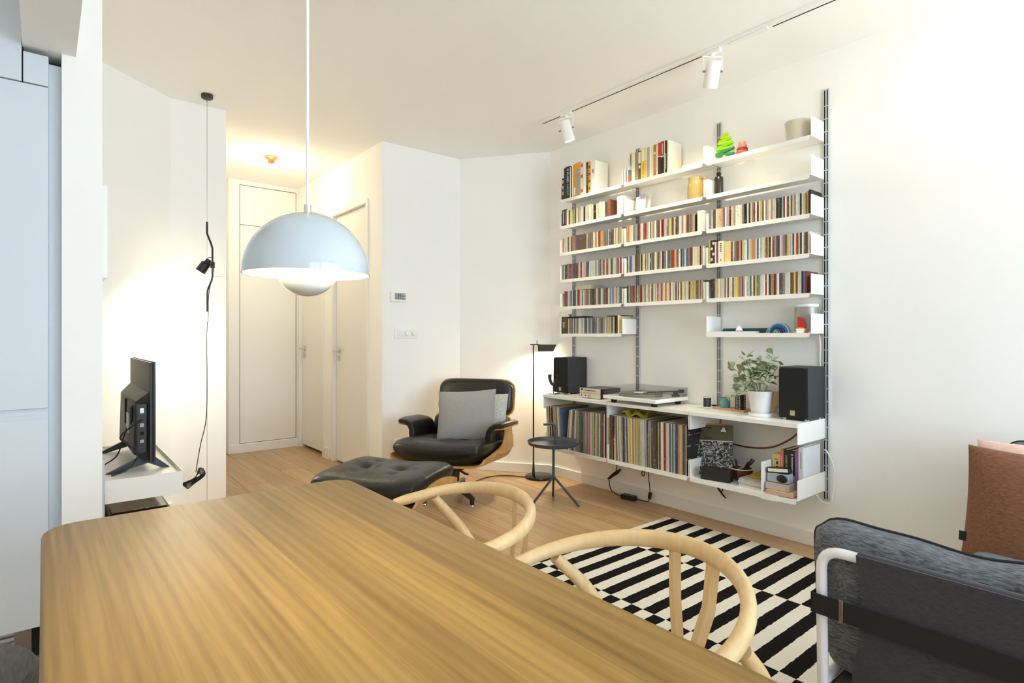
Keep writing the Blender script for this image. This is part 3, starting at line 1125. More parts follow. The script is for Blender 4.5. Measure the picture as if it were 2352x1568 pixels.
for (y, w, h, c, lab) in BK:
    t = book(y, w, h, D, c, lab, z, group=G2)
    if 'foot' in lab:
        band(t, w, D, 0.002, 0.055, 'cf4a20'); band(t, w, D, 0.055, 0.095, '4a87a4')
    if 'photo' in lab:
        band(t, w, D, 0.01, 0.09, '6b5a34'); band(t, w, D, 0.12, 0.2, '8a7440', 0.6)
    if 'label' in lab:
        band(t, w, D, 0.085, 0.105, 'd4e2dc', 0.7); band(t, w, D, 0.12, 0.2, 'efe6da', 0.9)
    if 'yellow' in lab:
        band(t, w, D, 0.13, 0.212, 'f9f2d8', 0.6); band(t, w, D, 0.03, 0.11, '8a6a1a', 0.12, 'lettering')
    if 'peach' in lab and 'beside' not in lab:
        band(t, w, D, 0.13, 0.208, 'f6f0e6')
    if 'amber' in lab:
        band(t, w, D, 0.03, 0.14, 'd99a3a', 0.7); band(t, w, D, 0.15, 0.17, 'f2ead8', 0.6)
    if 'red and brown' in lab:
        band(t, w, D, 0.0, 0.125, '4a2018'); band(t, w, D, 0.125, 0.13, 'f0e6da')
    if 'black lower' in lab:
        band(t, w, D, 0.0, 0.118, '26231f'); band(t, w, D, 0.118, 0.126, 'f2ece2'); band(t, w, D, 0.14, 0.21, 'f0d8cc', 0.2, 'lettering')
        band(t, w, D, 0.02, 0.1, 'cfc8b8', 0.15, 'lettering')
t = book(2.354, 0.010, 0.222, 0.16, '24231c', 'black book with yellow lettering, middle bay', z, xf=3.274, group=G2)
for q in range(6):
    band(t, 0.010, 0.16, 0.03 + q * 0.018, 0.044 + q * 0.018, 'e6d23a', 0.7, 'lettering')
t = book(2.343, 0.012, 0.224, 0.15, 'efe9d4', 'wide pale book whose blank cover faces the room', z, group=G2)
mat('cream_box', 'e6dcc8', rough=0.6)
o = MB().box(3.30, 3.41, 2.075, 2.24, ROWS[0] + 0.0042, ROWS[0] + 0.034).build('flat_box', 'cream_box', bevel=0.002)
tag(o, 'flat cream box lying on the top shelf of the middle bay', 'box')
# ------------------------------------------------------------------ small things on the upper shelves
G3 = 'small books on the second shelf, left bay'
z = ROWS[1] + 0.0042
t = book(3.360, 0.048, 0.135, 0.135, '3a3330', 'dark paperback with red and white lettering, second shelf', z, group=G3)
band(t, 0.048, 0.135, 0.02, 0.12, 'b8b2a6', 0.25, 'lettering', 0.008); band(t, 0.048, 0.135, 0.01, 0.12, 'b5392a', 0.22, 'lettering', -0.016)
t = book(3.309, 0.022, 0.128, 0.135, 'f5efdd', 'plain white paperback on the second shelf', z, group=G3)
t = book(3.284, 0.012, 0.12, 0.135, '3b3426', 'thin dark paperback on the second shelf', z, group=G3)
t = book(3.270, 0.014, 0.122, 0.135, 'd9cfa2', 'thin straw-coloured paperback on the second shelf', z, group=G3)
t = book(2.876, 0.03, 0.13, 0.13, '7c4a34', 'brown and red patterned box among the white discs', z, group=G3, name='small_box_set')
t['category'] = 'box set'
mat('white_card', 'f4efe2', rough=0.6)
o = MB().box(3.292, 3.42, 2.735, 2.79, z, z + 0.14).build('white_box', 'white_card', bevel=0.002)
tag(o, 'white box at the right end of the second shelf, left bay', 'box')
# pale pink card with a lilac note stuck to it
t = thing('postcard', 'pale pink card with a lilac sticky note leaning on the second shelf', 'card', (3.36, 2.62, z))
mat('pink_card', 'f3e3e6', rough=0.7); mat('lilac_note', 'cdbfd0', rough=0.7); mat('plain_card', 'e4e0dc', rough=0.7)
MB().obox((3.362, 2.628, z + 0.062), (0.003, 0.088, 0.122), rot3(0, 0.12, 0)).build('card', 'pink_card', t)
MB().obox((3.378, 2.607, z + 0.061), (0.003, 0.105, 0.120), rot3(0, 0.12, 0)).build('backing_card', 'plain_card', t)
MB().obox((3.366, 2.616, z + 0.118), (0.0025, 0.058, 0.034), rot3(0, 0.12, 0) @ rot3(0.12)).build('sticky_note', 'lilac_note', t)
# yellow jug
mat('yellow_glaze', 'bfa262', rough=0.12, var=0.08, vscale=14, coat=0.6)
t = thing('jug', 'glazed mustard yellow jug with a handle on the second shelf', 'jug', (3.345, 2.163, z))
pr = [(0, 0), (0.048, 0), (0.052, 0.01), (0.054, 0.06), (0.052, 0.10), (0.046, 0.122), (0.044, 0.135), (0.049, 0.152), (0.0465, 0.153), (0.041, 0.135), (0.043, 0.12), (0.049, 0.10), (0.05, 0.06), (0.048, 0.012), (0, 0.008)]
MB().lathe(pr, (3.345, 2.163, z), 36).build('body', 'yellow_glaze', t)
MB().tube(smooth_path([(3.345, 2.119, z + 0.146), (3.345, 2.100, z + 0.142), (3.345, 2.088, z + 0.120), (3.345, 2.096, z + 0.075), (3.345, 2.112, z + 0.055)], 6), 0.007, n=8).build('handle', 'yellow_glaze', t)
# black bottle
mat('black_glass', '26241c', rough=0.18, var=0.1)
t = thing('bottle', 'matt black stoneware bottle on the second shelf, right bay', 'bottle', (3.35, 1.998, z))
MB().lathe([(0, 0), (0.026, 0), (0.028, 0.004), (0.028, 0.112), (0.024, 0.124), (0.013, 0.131), (0.0125, 0.14), (0.016, 0.143), (0.016, 0.148), (0.010, 0.149), (0, 0.149)], (3.35, 1.998, z), 28).build('body', 'black_glass', t)
MB().lathe([(0.010, 0.1492), (0.010, 0.154), (0, 0.154)], (3.35, 1.998, z), 16).build('stopper', 'black_plastic', t)
# paperback-like white box next to the bottle, and the toys on the top shelf
z0 = ROWS[0] + 0.0042
t = thing('toy_tree', 'wooden stacking toy tree in bright and dark green', 'toy', (3.34, 1.95, z0))
for nm_, hx_ in (('toy_g1', '1f7a3c'), ('toy_g2', '7fb41c'), ('toy_g3', '9fc81e'), ('toy_g4', 'b4d22a'), ('toy_trunk', 'e0a93c')):
    mat(nm_, hx_, rough=0.45, var=0.05)
MB().lathe([(0, 0), (0.022, 0), (0.018, 0.02), (0.012, 0.034), (0, 0.036)], (3.34, 1.95, z0), 18).build('trunk', 'toy_trunk', t)
lv = [(0.040, 0.055, 'toy_g1', -0.35), (0.062, 0.055, 'toy_g1', 0.5), (0.080, 0.050, 'toy_g2', -0.3), (0.098, 0.048, 'toy_g2', 0.45),
      (0.115, 0.038, 'toy_g3', -0.3), (0.132, 0.034, 'toy_g3', 0.45), (0.148, 0.022, 'toy_g4', -0.4), (0.162, 0.018, 'toy_g4', 0.5)]
for (hz, hl, mm, an) in lv:
    dy, dz = hl * math.cos(an * 0.5), hl * math.sin(an * 0.5)
    mb = MB().tube([(3.34, 1.95 + dy, z0 + hz - dz * 0.6), (3.34, 1.95, z0 + hz), (3.34, 1.95 - dy, z0 + hz + dz * 0.6)], 0.0115, n=12)
    mb.ball((3.34, 1.95 + dy, z0 + hz - dz * 0.6), 0.0115, n=12, m=8).ball((3.34, 1.95 - dy, z0 + hz + dz * 0.6), 0.0115, n=12, m=8)
    mb.build('branch', mm, t)
t = thing('ring_tower', 'toy stacking ring tower in pinks and reds', 'toy', (3.34, 1.833, z0))
for i, (rad, hh, hx_) in enumerate(((0.044, 0.017, 'b8262a'), (0.038, 0.017, 'b4542c'), (0.033, 0.017, '6e2c26'), (0.027, 0.018, 'c8706a'), (0.021, 0.020, 'd98a7e'), (0.010, 0.012, 'e8c06a'))):
    zz = z0 + sum((0.017, 0.017, 0.017, 0.018, 0.020, 0.012)[:i])
    mat('ring_%d' % i, hx_, rough=0.5)
    MB().lathe([(0, 0), (rad * 0.93, 0), (rad, 0.003), (rad, hh - 0.003), (rad * 0.93, hh), (0, hh)], (3.34, 1.833, zz), 24).build('ring', 'ring_%d' % i, t)
mat('smoky_glass', 'cfc9b4', rough=0.1, var=0.08, vscale=6)
mat('putty', 'a9a294', rough=0.7, var=0.1)
t = thing('glass_planter', 'round frosted glass bowl with grey filling on the top shelf', 'bowl', (3.36, 1.512, z0))
MB().lathe([(0, 0.004), (0.055, 0.004), (0.066, 0.10), (0.069, 0.118), (0.072, 0.118), (0.069, 0.10), (0.059, 0.0), (0, 0)], (3.352, 1.500, z0), 36).build('bowl', 'smoky_glass', t)
MB().lathe([(0, 0.006), (0.04, 0.006), (0.046, 0.085), (0.044, 0.09), (0, 0.09)], (3.345, 1.488, z0), 28).build('filling', 'putty', t)

# left over boxes on disc shelves
zc = ROWS[3] + 0.0042
yR1 = BAYS['right'][1]
t = book(yR1 - 0.010, 0.010, 0.150, 0.14, 'b9ab3c', 'mustard-spined box set at the left of the fourth shelf, right bay', zc, group='box sets on the fourth shelf', name='box_set')
t['category'] = 'box set'
t = book(yR1 - 0.021, 0.030, 0.150, 0.14, '24231f', 'black and white patterned box set on the fourth shelf', zc, group='box sets on the fourth shelf', name='box_set')
t['category'] = 'box set'
for q in range(4):
    band(t, 0.03, 0.14, 0.02 + q * 0.034, 0.036 + q * 0.034, 'd8d5cc', 0.5, 'pattern', (-1) ** q * 0.006)
t = book(yR1 - 0.052, 0.010, 0.136, 0.14, 'e6cfd4', 'thin pale pink box set on the fourth shelf', zc, group='box sets on the fourth shelf', name='box_set')
t['category'] = 'box set'
t = book(yR1 - 0.063, 0.012, 0.130, 0.14, '7d3440', 'wine red box set on the fourth shelf', zc, group='box sets on the fourth shelf', name='box_set')
t['category'] = 'box set'
t = book(yR1 - 0.076, 0.034, 0.138, 0.14, 'ece4d0', 'cream box set with grey lettering on the fourth shelf', zc, group='box sets on the fourth shelf', name='box_set')
t['category'] = 'box set'
for q in range(5):
    band(t, 0.034, 0.14, 0.07 + q * 0.012, 0.078 + q * 0.012, '6d6a60', 0.3, 'lettering')
band(t, 0.034, 0.14, 0.012, 0.026, 'b98a2c', 0.3, 'spine_emblem')
mat('manila', 'e2c68e', rough=0.7)
o = MB().box(3.288, 3.425, yR1 - 0.157, yR1 - 0.113, zc, zc + 0.130).build('cardboard_case', 'manila', bevel=0.001)
tag(o, 'plain manila cardboard case among discs on the fourth shelf', 'box')
zc = ROWS[2] + 0.0042
o = MB().box(3.29, 3.425, BAYS['middle'][0] + 0.018, BAYS['middle'][0] + 0.060, zc, zc + 0.136).build('disc_box_set', 'white_card', bevel=0.001)
tag(o, 'white box set at the right end of the third shelf, middle bay', 'box set')
# thick books closing the third shelf of the right bay
yy = BAYS['right'][0] + 0.0075
for (w, h, c, lab) in ((0.012, 0.135, '241c18', 'black box set beside the right end plate of the third shelf'), (0.010, 0.128, 'b9853c', 'amber case near the end of the third shelf, right bay')):
    t = book(yy + w, w, h, 0.14, c, lab, zc, group='cases at the right end of the third shelf', name='box_set')
    t['category'] = 'box set'
    yy += w + 0.0008
zc = ROWS[4] + 0.0042
o = MB().box(3.302, 3.428, 3.06, 3.23, zc + 0.1285, zc + 0.163).build('disc_stack', 'smoky_glass', bevel=0.002)
tag(o, 'grey plastic case lying on top of the discs, fifth shelf, left bay', 'case')
# black box set with gold print, sixth shelf
zc = ROWS[5] + 0.0042
t = book(3.366, 0.062, 0.137, 0.145, '3a362b', 'thick dark box set with gold print on the sixth shelf', zc, group=None, name='box_set')
t['category'] = 'box set'
for q, (dz, fr_) in enumerate(((0.088, 0.5), (0.078, 0.42), (0.068, 0.5), (0.058, 0.36), (0.049, 0.25))):
    band(t, 0.062, 0.145, dz - 0.0034, dz + 0.0034, 'b99a34', fr_, 'lettering', 0.006)
o = MB().box(3.31, 3.43, 3.155, 3.292, zc + 0.1292, zc + 0.1385).build('disc_case', 'black_plastic', bevel=0.001)
tag(o, 'flat black case lying on the discs of the sixth shelf', 'case')
o = MB().box(3.30, 3.43, 2.745, 2.90, zc + 0.1292, zc + 0.1345).build('disc_case', 'black_plastic', bevel=0.001)
tag(o, 'flat black case over the right end of the sixth shelf, left bay', 'case')
t = book(2.792, 0.014, 0.133, 0.14, '2a2018', 'black-brown box set at the right end of the sixth shelf, left bay', zc, name='box_set')
t['category'] = 'box set'
t = book(2.776, 0.012, 0.136, 0.14, 'ead9a8', 'cream box set at the right end of the sixth shelf, left bay', zc, name='box_set')
t['category'] = 'box set'
mat('pewter', '77756a', rough=0.5, metal=0.6)
t = thing('figurine', 'tiny grey bird figurine on the black case', 'figurine', (3.36, 3.315, zc + 0.1375))
MB().ball((3.33, 3.316, zc + 0.1475), 0.009, 0.014, 0.010, n=10, m=8).ball((3.33, 3.304, zc + 0.157), 0.006, n=8, m=6).build('body', 'pewter', t)
MB().tube([(3.33, 3.325, zc + 0.15), (3.33, 3.338, zc + 0.156)], [0.005, 0.002], n=6).build('tail', 'pewter', t)

# sixth shelf, right bay: tray, triangle, arches, boat, wireless speaker
zc = ROWS[5] + 0.0042
mat('pale_blue_card', 'cfdfec', rough=0.5); mat('dark_green', '1e4038', rough=0.5)
o = MB().box(3.275, 3.36, 1.735, 2.018, zc, zc + 0.011).build('paper_pad', 'pale_blue_card')
tag(o, 'long pale blue pad lying on the sixth shelf, right bay', 'pad')
o = MB().extrude([(3.365, 1.992, zc), (3.365, 1.665, zc), (3.378, 1.675, zc + 0.030), (3.378, 1.982, zc + 0.030)], (0.01, 0, 0)).build('green_tray', 'dark_green')
tag(o, 'dark green board leaning behind the pale blue pad', 'board')
t = thing('paper_pyramid', 'small white paper cone with a red foot on the sixth shelf', 'ornament', (3.32, 1.842, zc + 0.0112))
mat('toy_red', 'c9241c', rough=0.4); mat('paper_white', 'f6f6f4', rough=0.6)
MB().lathe([(0, 0), (0.0235, 0), (0.0215, 0.005), (0, 0.005)], (3.32, 1.842, zc + 0.0112), 4).build('foot', 'toy_red', t)
MB().lathe([(0.0215, 0.005), (0, 0.055)], (3.32, 1.842, zc + 0.0112), 24).build('cone', 'paper_white', t)
t = thing('toy_rainbow', 'nested blue wooden rainbow arches', 'toy', (3.33, 1.61, zc))
for i, hx_ in enumerate(('8fb6bd', '3a66b0', '2c3f9a', '24263a', '2f8a86', '7fae9a')):
    mat('arch_%d' % i, hx_, rough=0.5)
    ro, ri = 0.062 - i * 0.0095, 0.062 - (i + 1) * 0.0095 + 0.0008
    yc = 1.603 + i * 0.0035
    pts = [(3.33, yc - ro * math.cos(PI * k / 16), zc + ro * math.sin(PI * k / 16)) for k in range(17)]
    pts += [(3.33, yc + ri * math.cos(PI * k / 16), zc + ri * math.sin(PI * k / 16)) for k in range(17)]
    MB().extrude(pts, (0.022, 0, 0)).build('arch', 'arch_%d' % i, t)
t = thing('toy_arch', 'loose pale blue wooden arch beside the nested rainbow', 'toy', (3.345, 1.675, zc))
pts = [(3.362, 1.665 - 0.03 * math.cos(PI * k / 14), zc + 0.036 * math.sin(PI * k / 14)) for k in range(15)]
pts += [(3.362, 1.665 + 0.021 * math.cos(PI * k / 14), zc + 0.027 * math.sin(PI * k / 14)) for k in range(15)]
MB().extrude(pts, (0.02, 0, 0)).build('arch', 'arch_0', t)
t = thing('toy_boat', 'toy boat with a red quarter-round sail and white hull', 'toy', (3.30, 1.463, zc))
MB().extrude([(3.292, 1.489, zc + 0.024), (3.292, 1.437, zc + 0.024), (3.292, 1.444, zc), (3.292, 1.480, zc)], (0.022, 0, 0)).build('hull', 'paper_white', t, bevel=0.001)
sp = [(3.301, 1.4815, zc + 0.030), (3.301, 1.4815, zc + 0.092)]
sp += [(3.301, 1.4815 - 0.044 * math.sin(PI / 2 * k / 12), zc + 0.030 + 0.062 * math.cos(PI / 2 * k / 12)) for k in range(1, 13)]
MB().extrude(sp, (0.004, 0, 0)).build('sail', 'toy_red', t)
MB().box(3.300, 3.306, 1.448, 1.482, zc + 0.024, zc + 0.0305).build('deck', 'toy_trunk', t)
o = MB().ball((3.288, 1.425, zc + 0.009), 0.009).build('toy_ball', 'toy_red')
tag(o, 'small red wooden ball at the shelf end', 'toy')
mat('grille_silver', 'a4a19a', rough=0.45, metal=0.5, var=0.3, vscale=420)
t = thing('wireless_speaker', 'round-edged silver wireless speaker with a white top on the sixth shelf', 'speaker', (3.375, 1.462, zc))


def rrect(x0, x1, y0, y1, r, z, k=6):
    out = []
    for (cx, cy, a0) in ((x1 - r, y1 - r, 0), (x0 + r, y1 - r, PI / 2), (x0 + r, y0 + r, PI), (x1 - r, y0 + r, 1.5 * PI)):
        for q in range(k + 1):
            a = a0 + PI / 2 * q / k
            out.append((cx + r * math.cos(a), cy + r * math.sin(a), z))
    return out


MB().extrude(rrect(3.325, 3.432, 1.405, 1.525, 0.045, zc), (0, 0, 0.008)).build('base', 'white_plastic', t)
MB().extrude(rrect(3.325, 3.432, 1.405, 1.525, 0.045, zc + 0.008), (0, 0, 0.138)).build('grille', 'grille_silver', t)
MB().extrude(rrect(3.325, 3.432, 1.405, 1.525, 0.045, zc + 0.146), (0, 0, 0.018)).build('top_cap', 'white_plastic', t, bevel=0.004)
o = MB().tube(smooth_path([(3.425, 1.415, 1.22), (3.434, 1.412, 1.15), (3.437, 1.416, 1.08), (3.438, 1.412, 1.00), (3.436, 1.413, 0.80)]), 0.004, n=8).build('white_cable', 'white_plastic')
tag(o, 'white power cord hanging below the wireless speaker', 'cord')

# ------------------------------------------------------------------ the long deep shelf
mat('speaker_cloth', '151412', rough=0.95, var=0.25, vscale=300, bump=0.2, bscale=600)
mat('speaker_vinyl', '2a2b2e', rough=0.55, var=0.08, vscale=60)
mat('badge', 'c9b394', rough=0.35, metal=0.7)


def speaker(y0, y1, x0, label):
    t = thing('bookshelf_speaker', label, 'speaker', ((x0 + 3.435) / 2, (y0 + y1) / 2, WT), group='hi-fi speakers')
    zb = WT + 0.010
    zt = zb + 0.285
    MB().box(x0 + 0.012, 3.434, y0, y1, zb, zt).build('cabinet', 'speaker_vinyl', t, bevel=0.003)
    pts = [(x0, p[0], p[1]) for p in [(q[0], q[1]) for q in rrect(y0 + 0.004, y1 - 0.004, zb + 0.004, zt - 0.006, 0.014, 0)]]
    MB().extrude(pts, (0.011, 0, 0)).build('grille', 'speaker_cloth', t, bevel=0.002)
    yc = (y0 + y1) / 2
    b_ = MB().box(x0 - 0.002, x0, yc - 0.014, yc + 0.012, zb + 0.018, zb + 0.046).build('badge', 'badge', t)
    text('badge_text', 'DALI', 0.0085, face_mx((x0 - 0.0026, yc - 0.001, zb + 0.024), (0, -1, 0), (0, 0, 1)), 'ink_white', b_)
    for dy in (0.02, y1 - y0 - 0.02):
        for xx in (x0 + 0.04, 3.40):
            MB().cyl((xx, y0 + dy, WT + 0.0002), (xx, y0 + dy, zb), 0.012, n=14).build('foot', 'chrome', t)
    return t


speaker(1.386, 1.546, 3.205, 'black bookshelf speaker beside the potted plant')
speaker(3.229, 3.394, 3.210, 'black bookshelf speaker behind the floor lamp')

# horn-shaped pipe stand on magazines
mat('dark_bronze', '3a3226', rough=0.4, metal=0.5)
mat('magazine', 'c9c8c4', rough=0.5, var=0.3, vscale=20)
o = MB().box(3.105, 3.19, 3.255, 3.372, WT + 0.0002, WT + 0.006).build('magazine', 'magazine')
tag(o, 'grey magazine under the horn stand at the shelf end', 'magazine')
t = thing('horn_stand', 'small bronze horn sculpture on a thin stand', 'sculpture', (3.145, 3.32, WT + 0.006))
MB().box(3.115, 3.175, 3.27, 3.345, WT + 0.0062, WT + 0.010).build('foot_plate', 'black_metal', t)
MB().tube(smooth_path([(3.145, 3.30, WT + 0.010), (3.145, 3.315, WT + 0.014), (3.145, 3.322, WT + 0.03), (3.145, 3.322, WT + 0.078)], 5), 0.004, n=8).build('stem', 'black_metal', t)
hp = smooth_path([(3.145, 3.362, WT + 0.158), (3.145, 3.358, WT + 0.115), (3.145, 3.338, WT + 0.086), (3.145, 3.315, WT + 0.082), (3.145, 3.297, WT + 0.10), (3.145, 3.287, WT + 0.125)], 6)
MB().tube(hp, [0.013 - 0.0 * k + 0.004 * max(0, 1 - k / 6) for k in range(len(hp))], n=12).build('horn', 'dark_bronze', t)
MB().lathe([(0.013, -0.006), (0.017, -0.006), (0.017, 0.006), (0.013, 0.006), (0.013, -0.006)], (3.145, 3.283, WT + 0.14), 20, rot3(0, PI / 2, 0)).build('ring', 'dark_bronze', t)

# two-piece mini hi-fi
mat('champagne', 'd6cdb8', rough=0.35, metal=0.3)
for q, (nm_, lab) in enumerate((('amplifier', 'champagne mini amplifier with a round volume knob, lower of the pair'), ('disc_player', 'champagne mini disc player stacked on the amplifier'))):
    zb = WT + 0.004 + q * 0.037
    t = thing(nm_, lab, nm_.replace('_', ' '), (3.26, 2.93, zb))
    MB().box(3.158, 3.38, 2.832, 3.035, zb, zb + 0.034).build('case', 'black_metal', t, bevel=0.001)
    MB().box(3.150, 3.158, 2.831, 3.036, zb, zb + 0.035).build('front_panel', 'champagne', t, bevel=0.001)
    if q == 1:
        MB().box(3.1485, 3.150, 2.875, 2.985, zb + 0.017, zb + 0.021).build('disc_slot', 'dark_gap', t)
        MB().box(3.1485, 3.150, 3.003, 3.020, zb + 0.017, zb + 0.030).build('display', 'dark_gap', t)
        for k in range(4):
            MB().cyl((3.150, 2.945 - k * 0.014, zb + 0.009), (3.148, 2.945 - k * 0.014, zb + 0.009), 0.0028, n=10).build('button', 'champagne', t)
    else:
        MB().cyl((3.150, 2.932, zb + 0.017), (3.138, 2.932, zb + 0.017), 0.011, n=24).build('volume_knob', 'chrome', t)
        for k, (yy, rr) in enumerate(((3.016, 0.005), (3.006, 0.0025), (2.976, 0.005), (2.897, 0.003), (2.848, 0.003))):
            MB().cyl((3.150, yy, zb + 0.017), (3.148, yy, zb + 0.017), rr, n=10).build('button', 'dark_gap' if k in (0, 2) else 'champagne', t)
        for yy in (2.85, 3.017):
            MB().cyl((3.17, yy, WT + 0.0002), (3.17, yy, zb), 0.008, n=10).build('foot', 'black_plastic', t)

# record player
t = thing('record_player', 'white record player under a clear acrylic lid', 'record player', (3.25, 2.5, WT))
mat('gloss_white', 'f4f3ee', rough=0.12, var=0.01, coat=0.5)
mat('record_black', '4a4038', rough=0.25, var=0.1)
mat('mat_grey', '8c8276', rough=0.6)
px0, px1, py0, py1 = 3.062, 3.432, 2.275, 2.725
MB().box(px0, px1, py0, py1, WT + 0.026, WT + 0.052).build('plinth', 'gloss_white', t, bevel=0.003)
for (xx, yy) in ((px0 + 0.05, py0 + 0.045), (px0 + 0.05, py1 - 0.06), (px1 - 0.06, py0 + 0.045), (px1 - 0.06, py1 - 0.06)):
    MB().lathe([(0, 0.0002), (0.018, 0.0002), (0.026, 0.026), (0, 0.026)], (xx, yy, WT), 16).build('foot', 'black_plastic', t)
pc = (3.245, 2.535)
MB().lathe([(0, 0), (0.150, 0), (0.152, 0.003), (0.152, 0.014), (0, 0.014)], (pc[0], pc[1], WT + 0.054), 56).build('platter', 'mat_grey', t)
MB().lathe([(0, 0), (0.148, 0), (0.148, 0.0025), (0, 0.0025)], (pc[0], pc[1], WT + 0.0685), 56).build('record', 'record_black', t)
MB().lathe([(0, 0), (0.05, 0), (0.05, 0.0006), (0, 0.0006)], (pc[0], pc[1], WT + 0.0712), 30).build('record_label', 'paper_white', t)
MB().cyl((pc[0], pc[1], WT + 0.07), (pc[0], pc[1], WT + 0.078), 0.003, n=10).build('spindle', 'chrome', t)
MB().lathe([(0, 0), (0.028, 0), (0.028, 0.01), (0.017, 0.014), (0.017, 0.03), (0, 0.03)], (3.37, 2.335, WT + 0.052), 20).build('arm_base', 'black_plastic', t)
arm = MB().tube([(3.40, 2.322, WT + 0.086), (3.37, 2.335, WT + 0.086), (3.18, 2.43, WT + 0.082)], 0.004, n=8)
arm.cyl((3.395, 2.324, WT + 0.086), (3.425, 2.311, WT + 0.086), 0.013, n=14)
arm.build('tonearm', 'black_metal', t)
MB().obox((3.17, 2.437, WT + 0.079), (0.032, 0.012, 0.007), rot3(0, 0, -0.46)).build('headshell', 'black_plastic', t)
lid = empty_part('dust_cover', t)
zl0, zl1, th = WT + 0.0525, WT + 0.113, 0.003
ld = MB()
ld.box(px0 + 0.004, px1 - 0.004, py0 + 0.004, py1 - 0.004, zl1 - th, zl1)
ld.build('cover_top', 'acrylic', lid)
for nm_, bx_ in (('cover_front', (px0 + 0.004, px0 + 0.004 + th, py0 + 0.004, py1 - 0.004)), ('cover_back', (px1 - 0.004 - th, px1 - 0.004, py0 + 0.004, py1 - 0.004)),
                 ('cover_side', (px0 + 0.004 + th, px1 - 0.004 - th, py0 + 0.004, py0 + 0.004 + th)), ('cover_side', (px0 + 0.004 + th, px1 - 0.004 - th, py1 - 0.004 - th, py1 - 0.004))):
    MB().box(*bx_, zl0, zl1 - th).build(nm_, 'acrylic', lid)
MB().box(px1 - 0.05, px1 - 0.008, py0 + 0.010, py0 + 0.016, WT + 0.054, WT + 0.066).build('hinge', 'steel', t)

# candles and glass on a pinkish board
mat('terracotta', 'c99a7c', rough=0.7, var=0.06)
t = thing('display_board', 'flat pinkish wooden board under the candle jars', 'board', (3.37, 1.93, WT))
MB().extrude([(3.33, 2.035, WT + 0.0002), (3.30, 1.80, WT + 0.0002), (3.42, 1.80, WT + 0.0002), (3.43, 2.035, WT + 0.0002)], (0, 0, 0.012)).build('board', 'terracotta', t, bevel=0.001)


def dotted(name, base, dot):
    m = bpy.data.materials.new(name)
    m.use_nodes = True
    nt = m.node_tree
    N, L = nt.nodes.new, nt.links.new
    b = nt.nodes['Principled BSDF']
    tc = N('ShaderNodeTexCoord')
    vo = N('ShaderNodeTexVoronoi')
    vo.inputs['Scale'].default_value = 105.0
    vo.inputs['Randomness'].default_value = 0.0
    L(tc.outputs['Object'], vo.inputs['Vector'])
    cr = N('ShaderNodeValToRGB')
    cr.color_ramp.interpolation = 'CONSTANT'
    cr.color_ramp.elements[0].color = (*lin(dot), 1)
    cr.color_ramp.elements[1].position = 0.33
    cr.color_ramp.elements[1].color = (*lin(base), 1)
    L(vo.outputs['Distance'], cr.inputs[0])
    L(cr.outputs[0], b.inputs['Base Color'])
    b.inputs['Roughness'].default_value = 0.3
    MATS[name] = m


dotted('dots_green', '1d2f2c', '7fb0aa')
dotted('dots_black', '141412', 'c9c6bc')
mat('wax', 'efe6cf', rough=0.6)
mat('teal_glass', '5f9690', rough=0.08, var=0.05)
for (nm_, lab, x, y, zb, r, h, m_) in (('candle_jar', 'small dark green dotted candle jar standing beside the record player', 3.36, 2.088, WT + 0.0002, 0.024, 0.070, 'dots_green'),
                                       ('candle_jar', 'black dotted candle jar on the board beside the plant pot', 3.350, 1.850, WT + 0.0124, 0.031, 0.098, 'dots_black')):
    t = thing(nm_, lab, 'candle', (x, y, zb))
    MB().lathe([(0, 0), (r, 0), (r, h - 0.006), (r - 0.002, h - 0.006), (r - 0.002, h - 0.02), (0, h - 0.02)], (x, y, zb), 32).build('jar', m_, t)
    MB().lathe([(r, h - 0.006), (r + 0.0006, h - 0.003), (r, h), (r - 0.002, h), (r - 0.002, h - 0.006)], (x, y, zb), 32).build('rim', 'wax', t)
t = thing('tea_light_glass', 'teal glass tealight holder on the board', 'glass', (3.362, 1.962, WT + 0.0124))
MB().lathe([(0, 0), (0.030, 0), (0.032, 0.006), (0.032, 0.062), (0.029, 0.062), (0.028, 0.012), (0, 0.010)], (3.362, 1.962, WT + 0.0124), 32).build('holder', 'teal_glass', t)
o = MB().lathe([(0, 0), (0.012, 0), (0.02, 0.006), (0.019, 0.007), (0.011, 0.002), (0, 0.002)], (3.375, 2.045, WT + 0.0126), 16).build('tiny_dish', 'black_plastic')
tag(o, 'tiny black dish between the candle jar and the teal glass', 'dish')
o = MB().obox((3.335, 2.075, WT + 0.0035), (0.05, 0.10, 0.004), rot3(0, 0, 0.15)).build('paper_slip', 'plain_card')
tag(o, 'slip of grey paper under the green dotted candle jar edge', 'paper')

# potted plant
t = thing('potted_plant', 'grey-green succulent in a whitewashed pot with saucer', 'plant', (3.24, 1.665, WT))
mat('whitewash', 'e4e2e0', rough=0.75, var=0.08, vscale=18, bump=0.2, bscale=40)
mat('soil', '3a2c1e', rough=1.0, var=0.4, vscale=80)
MB().lathe([(0, 0.0002), (0.062, 0.0002), (0.066, 0.005), (0.066, 0.021), (0.062, 0.022), (0.060, 0.010), (0, 0.010)], (3.24, 1.665, WT), 36).build('saucer', 'whitewash', t)
MB().lathe([(0, 0.0105), (0.050, 0.0105), (0.068, 0.13), (0.073, 0.148), (0.069, 0.148), (0.064, 0.13), (0, 0.13)], (3.24, 1.665, WT), 36).build('pot', 'whitewash', t)
MB().lathe([(0, 0.132), (0.0655, 0.132)], (3.24, 1.665, WT), 24).build('soil', 'soil', t)
mat('leaf_green', '97a37e', rough=0.6, var=0.3, vscale=30, tint=0.2)
mat('leaf_stem', 'b9bea2', rough=0.6)
rl = random.Random(5)
leafm = bpy.data.meshes.new('leaf')
lvs, lfs = [], []
nl = 9
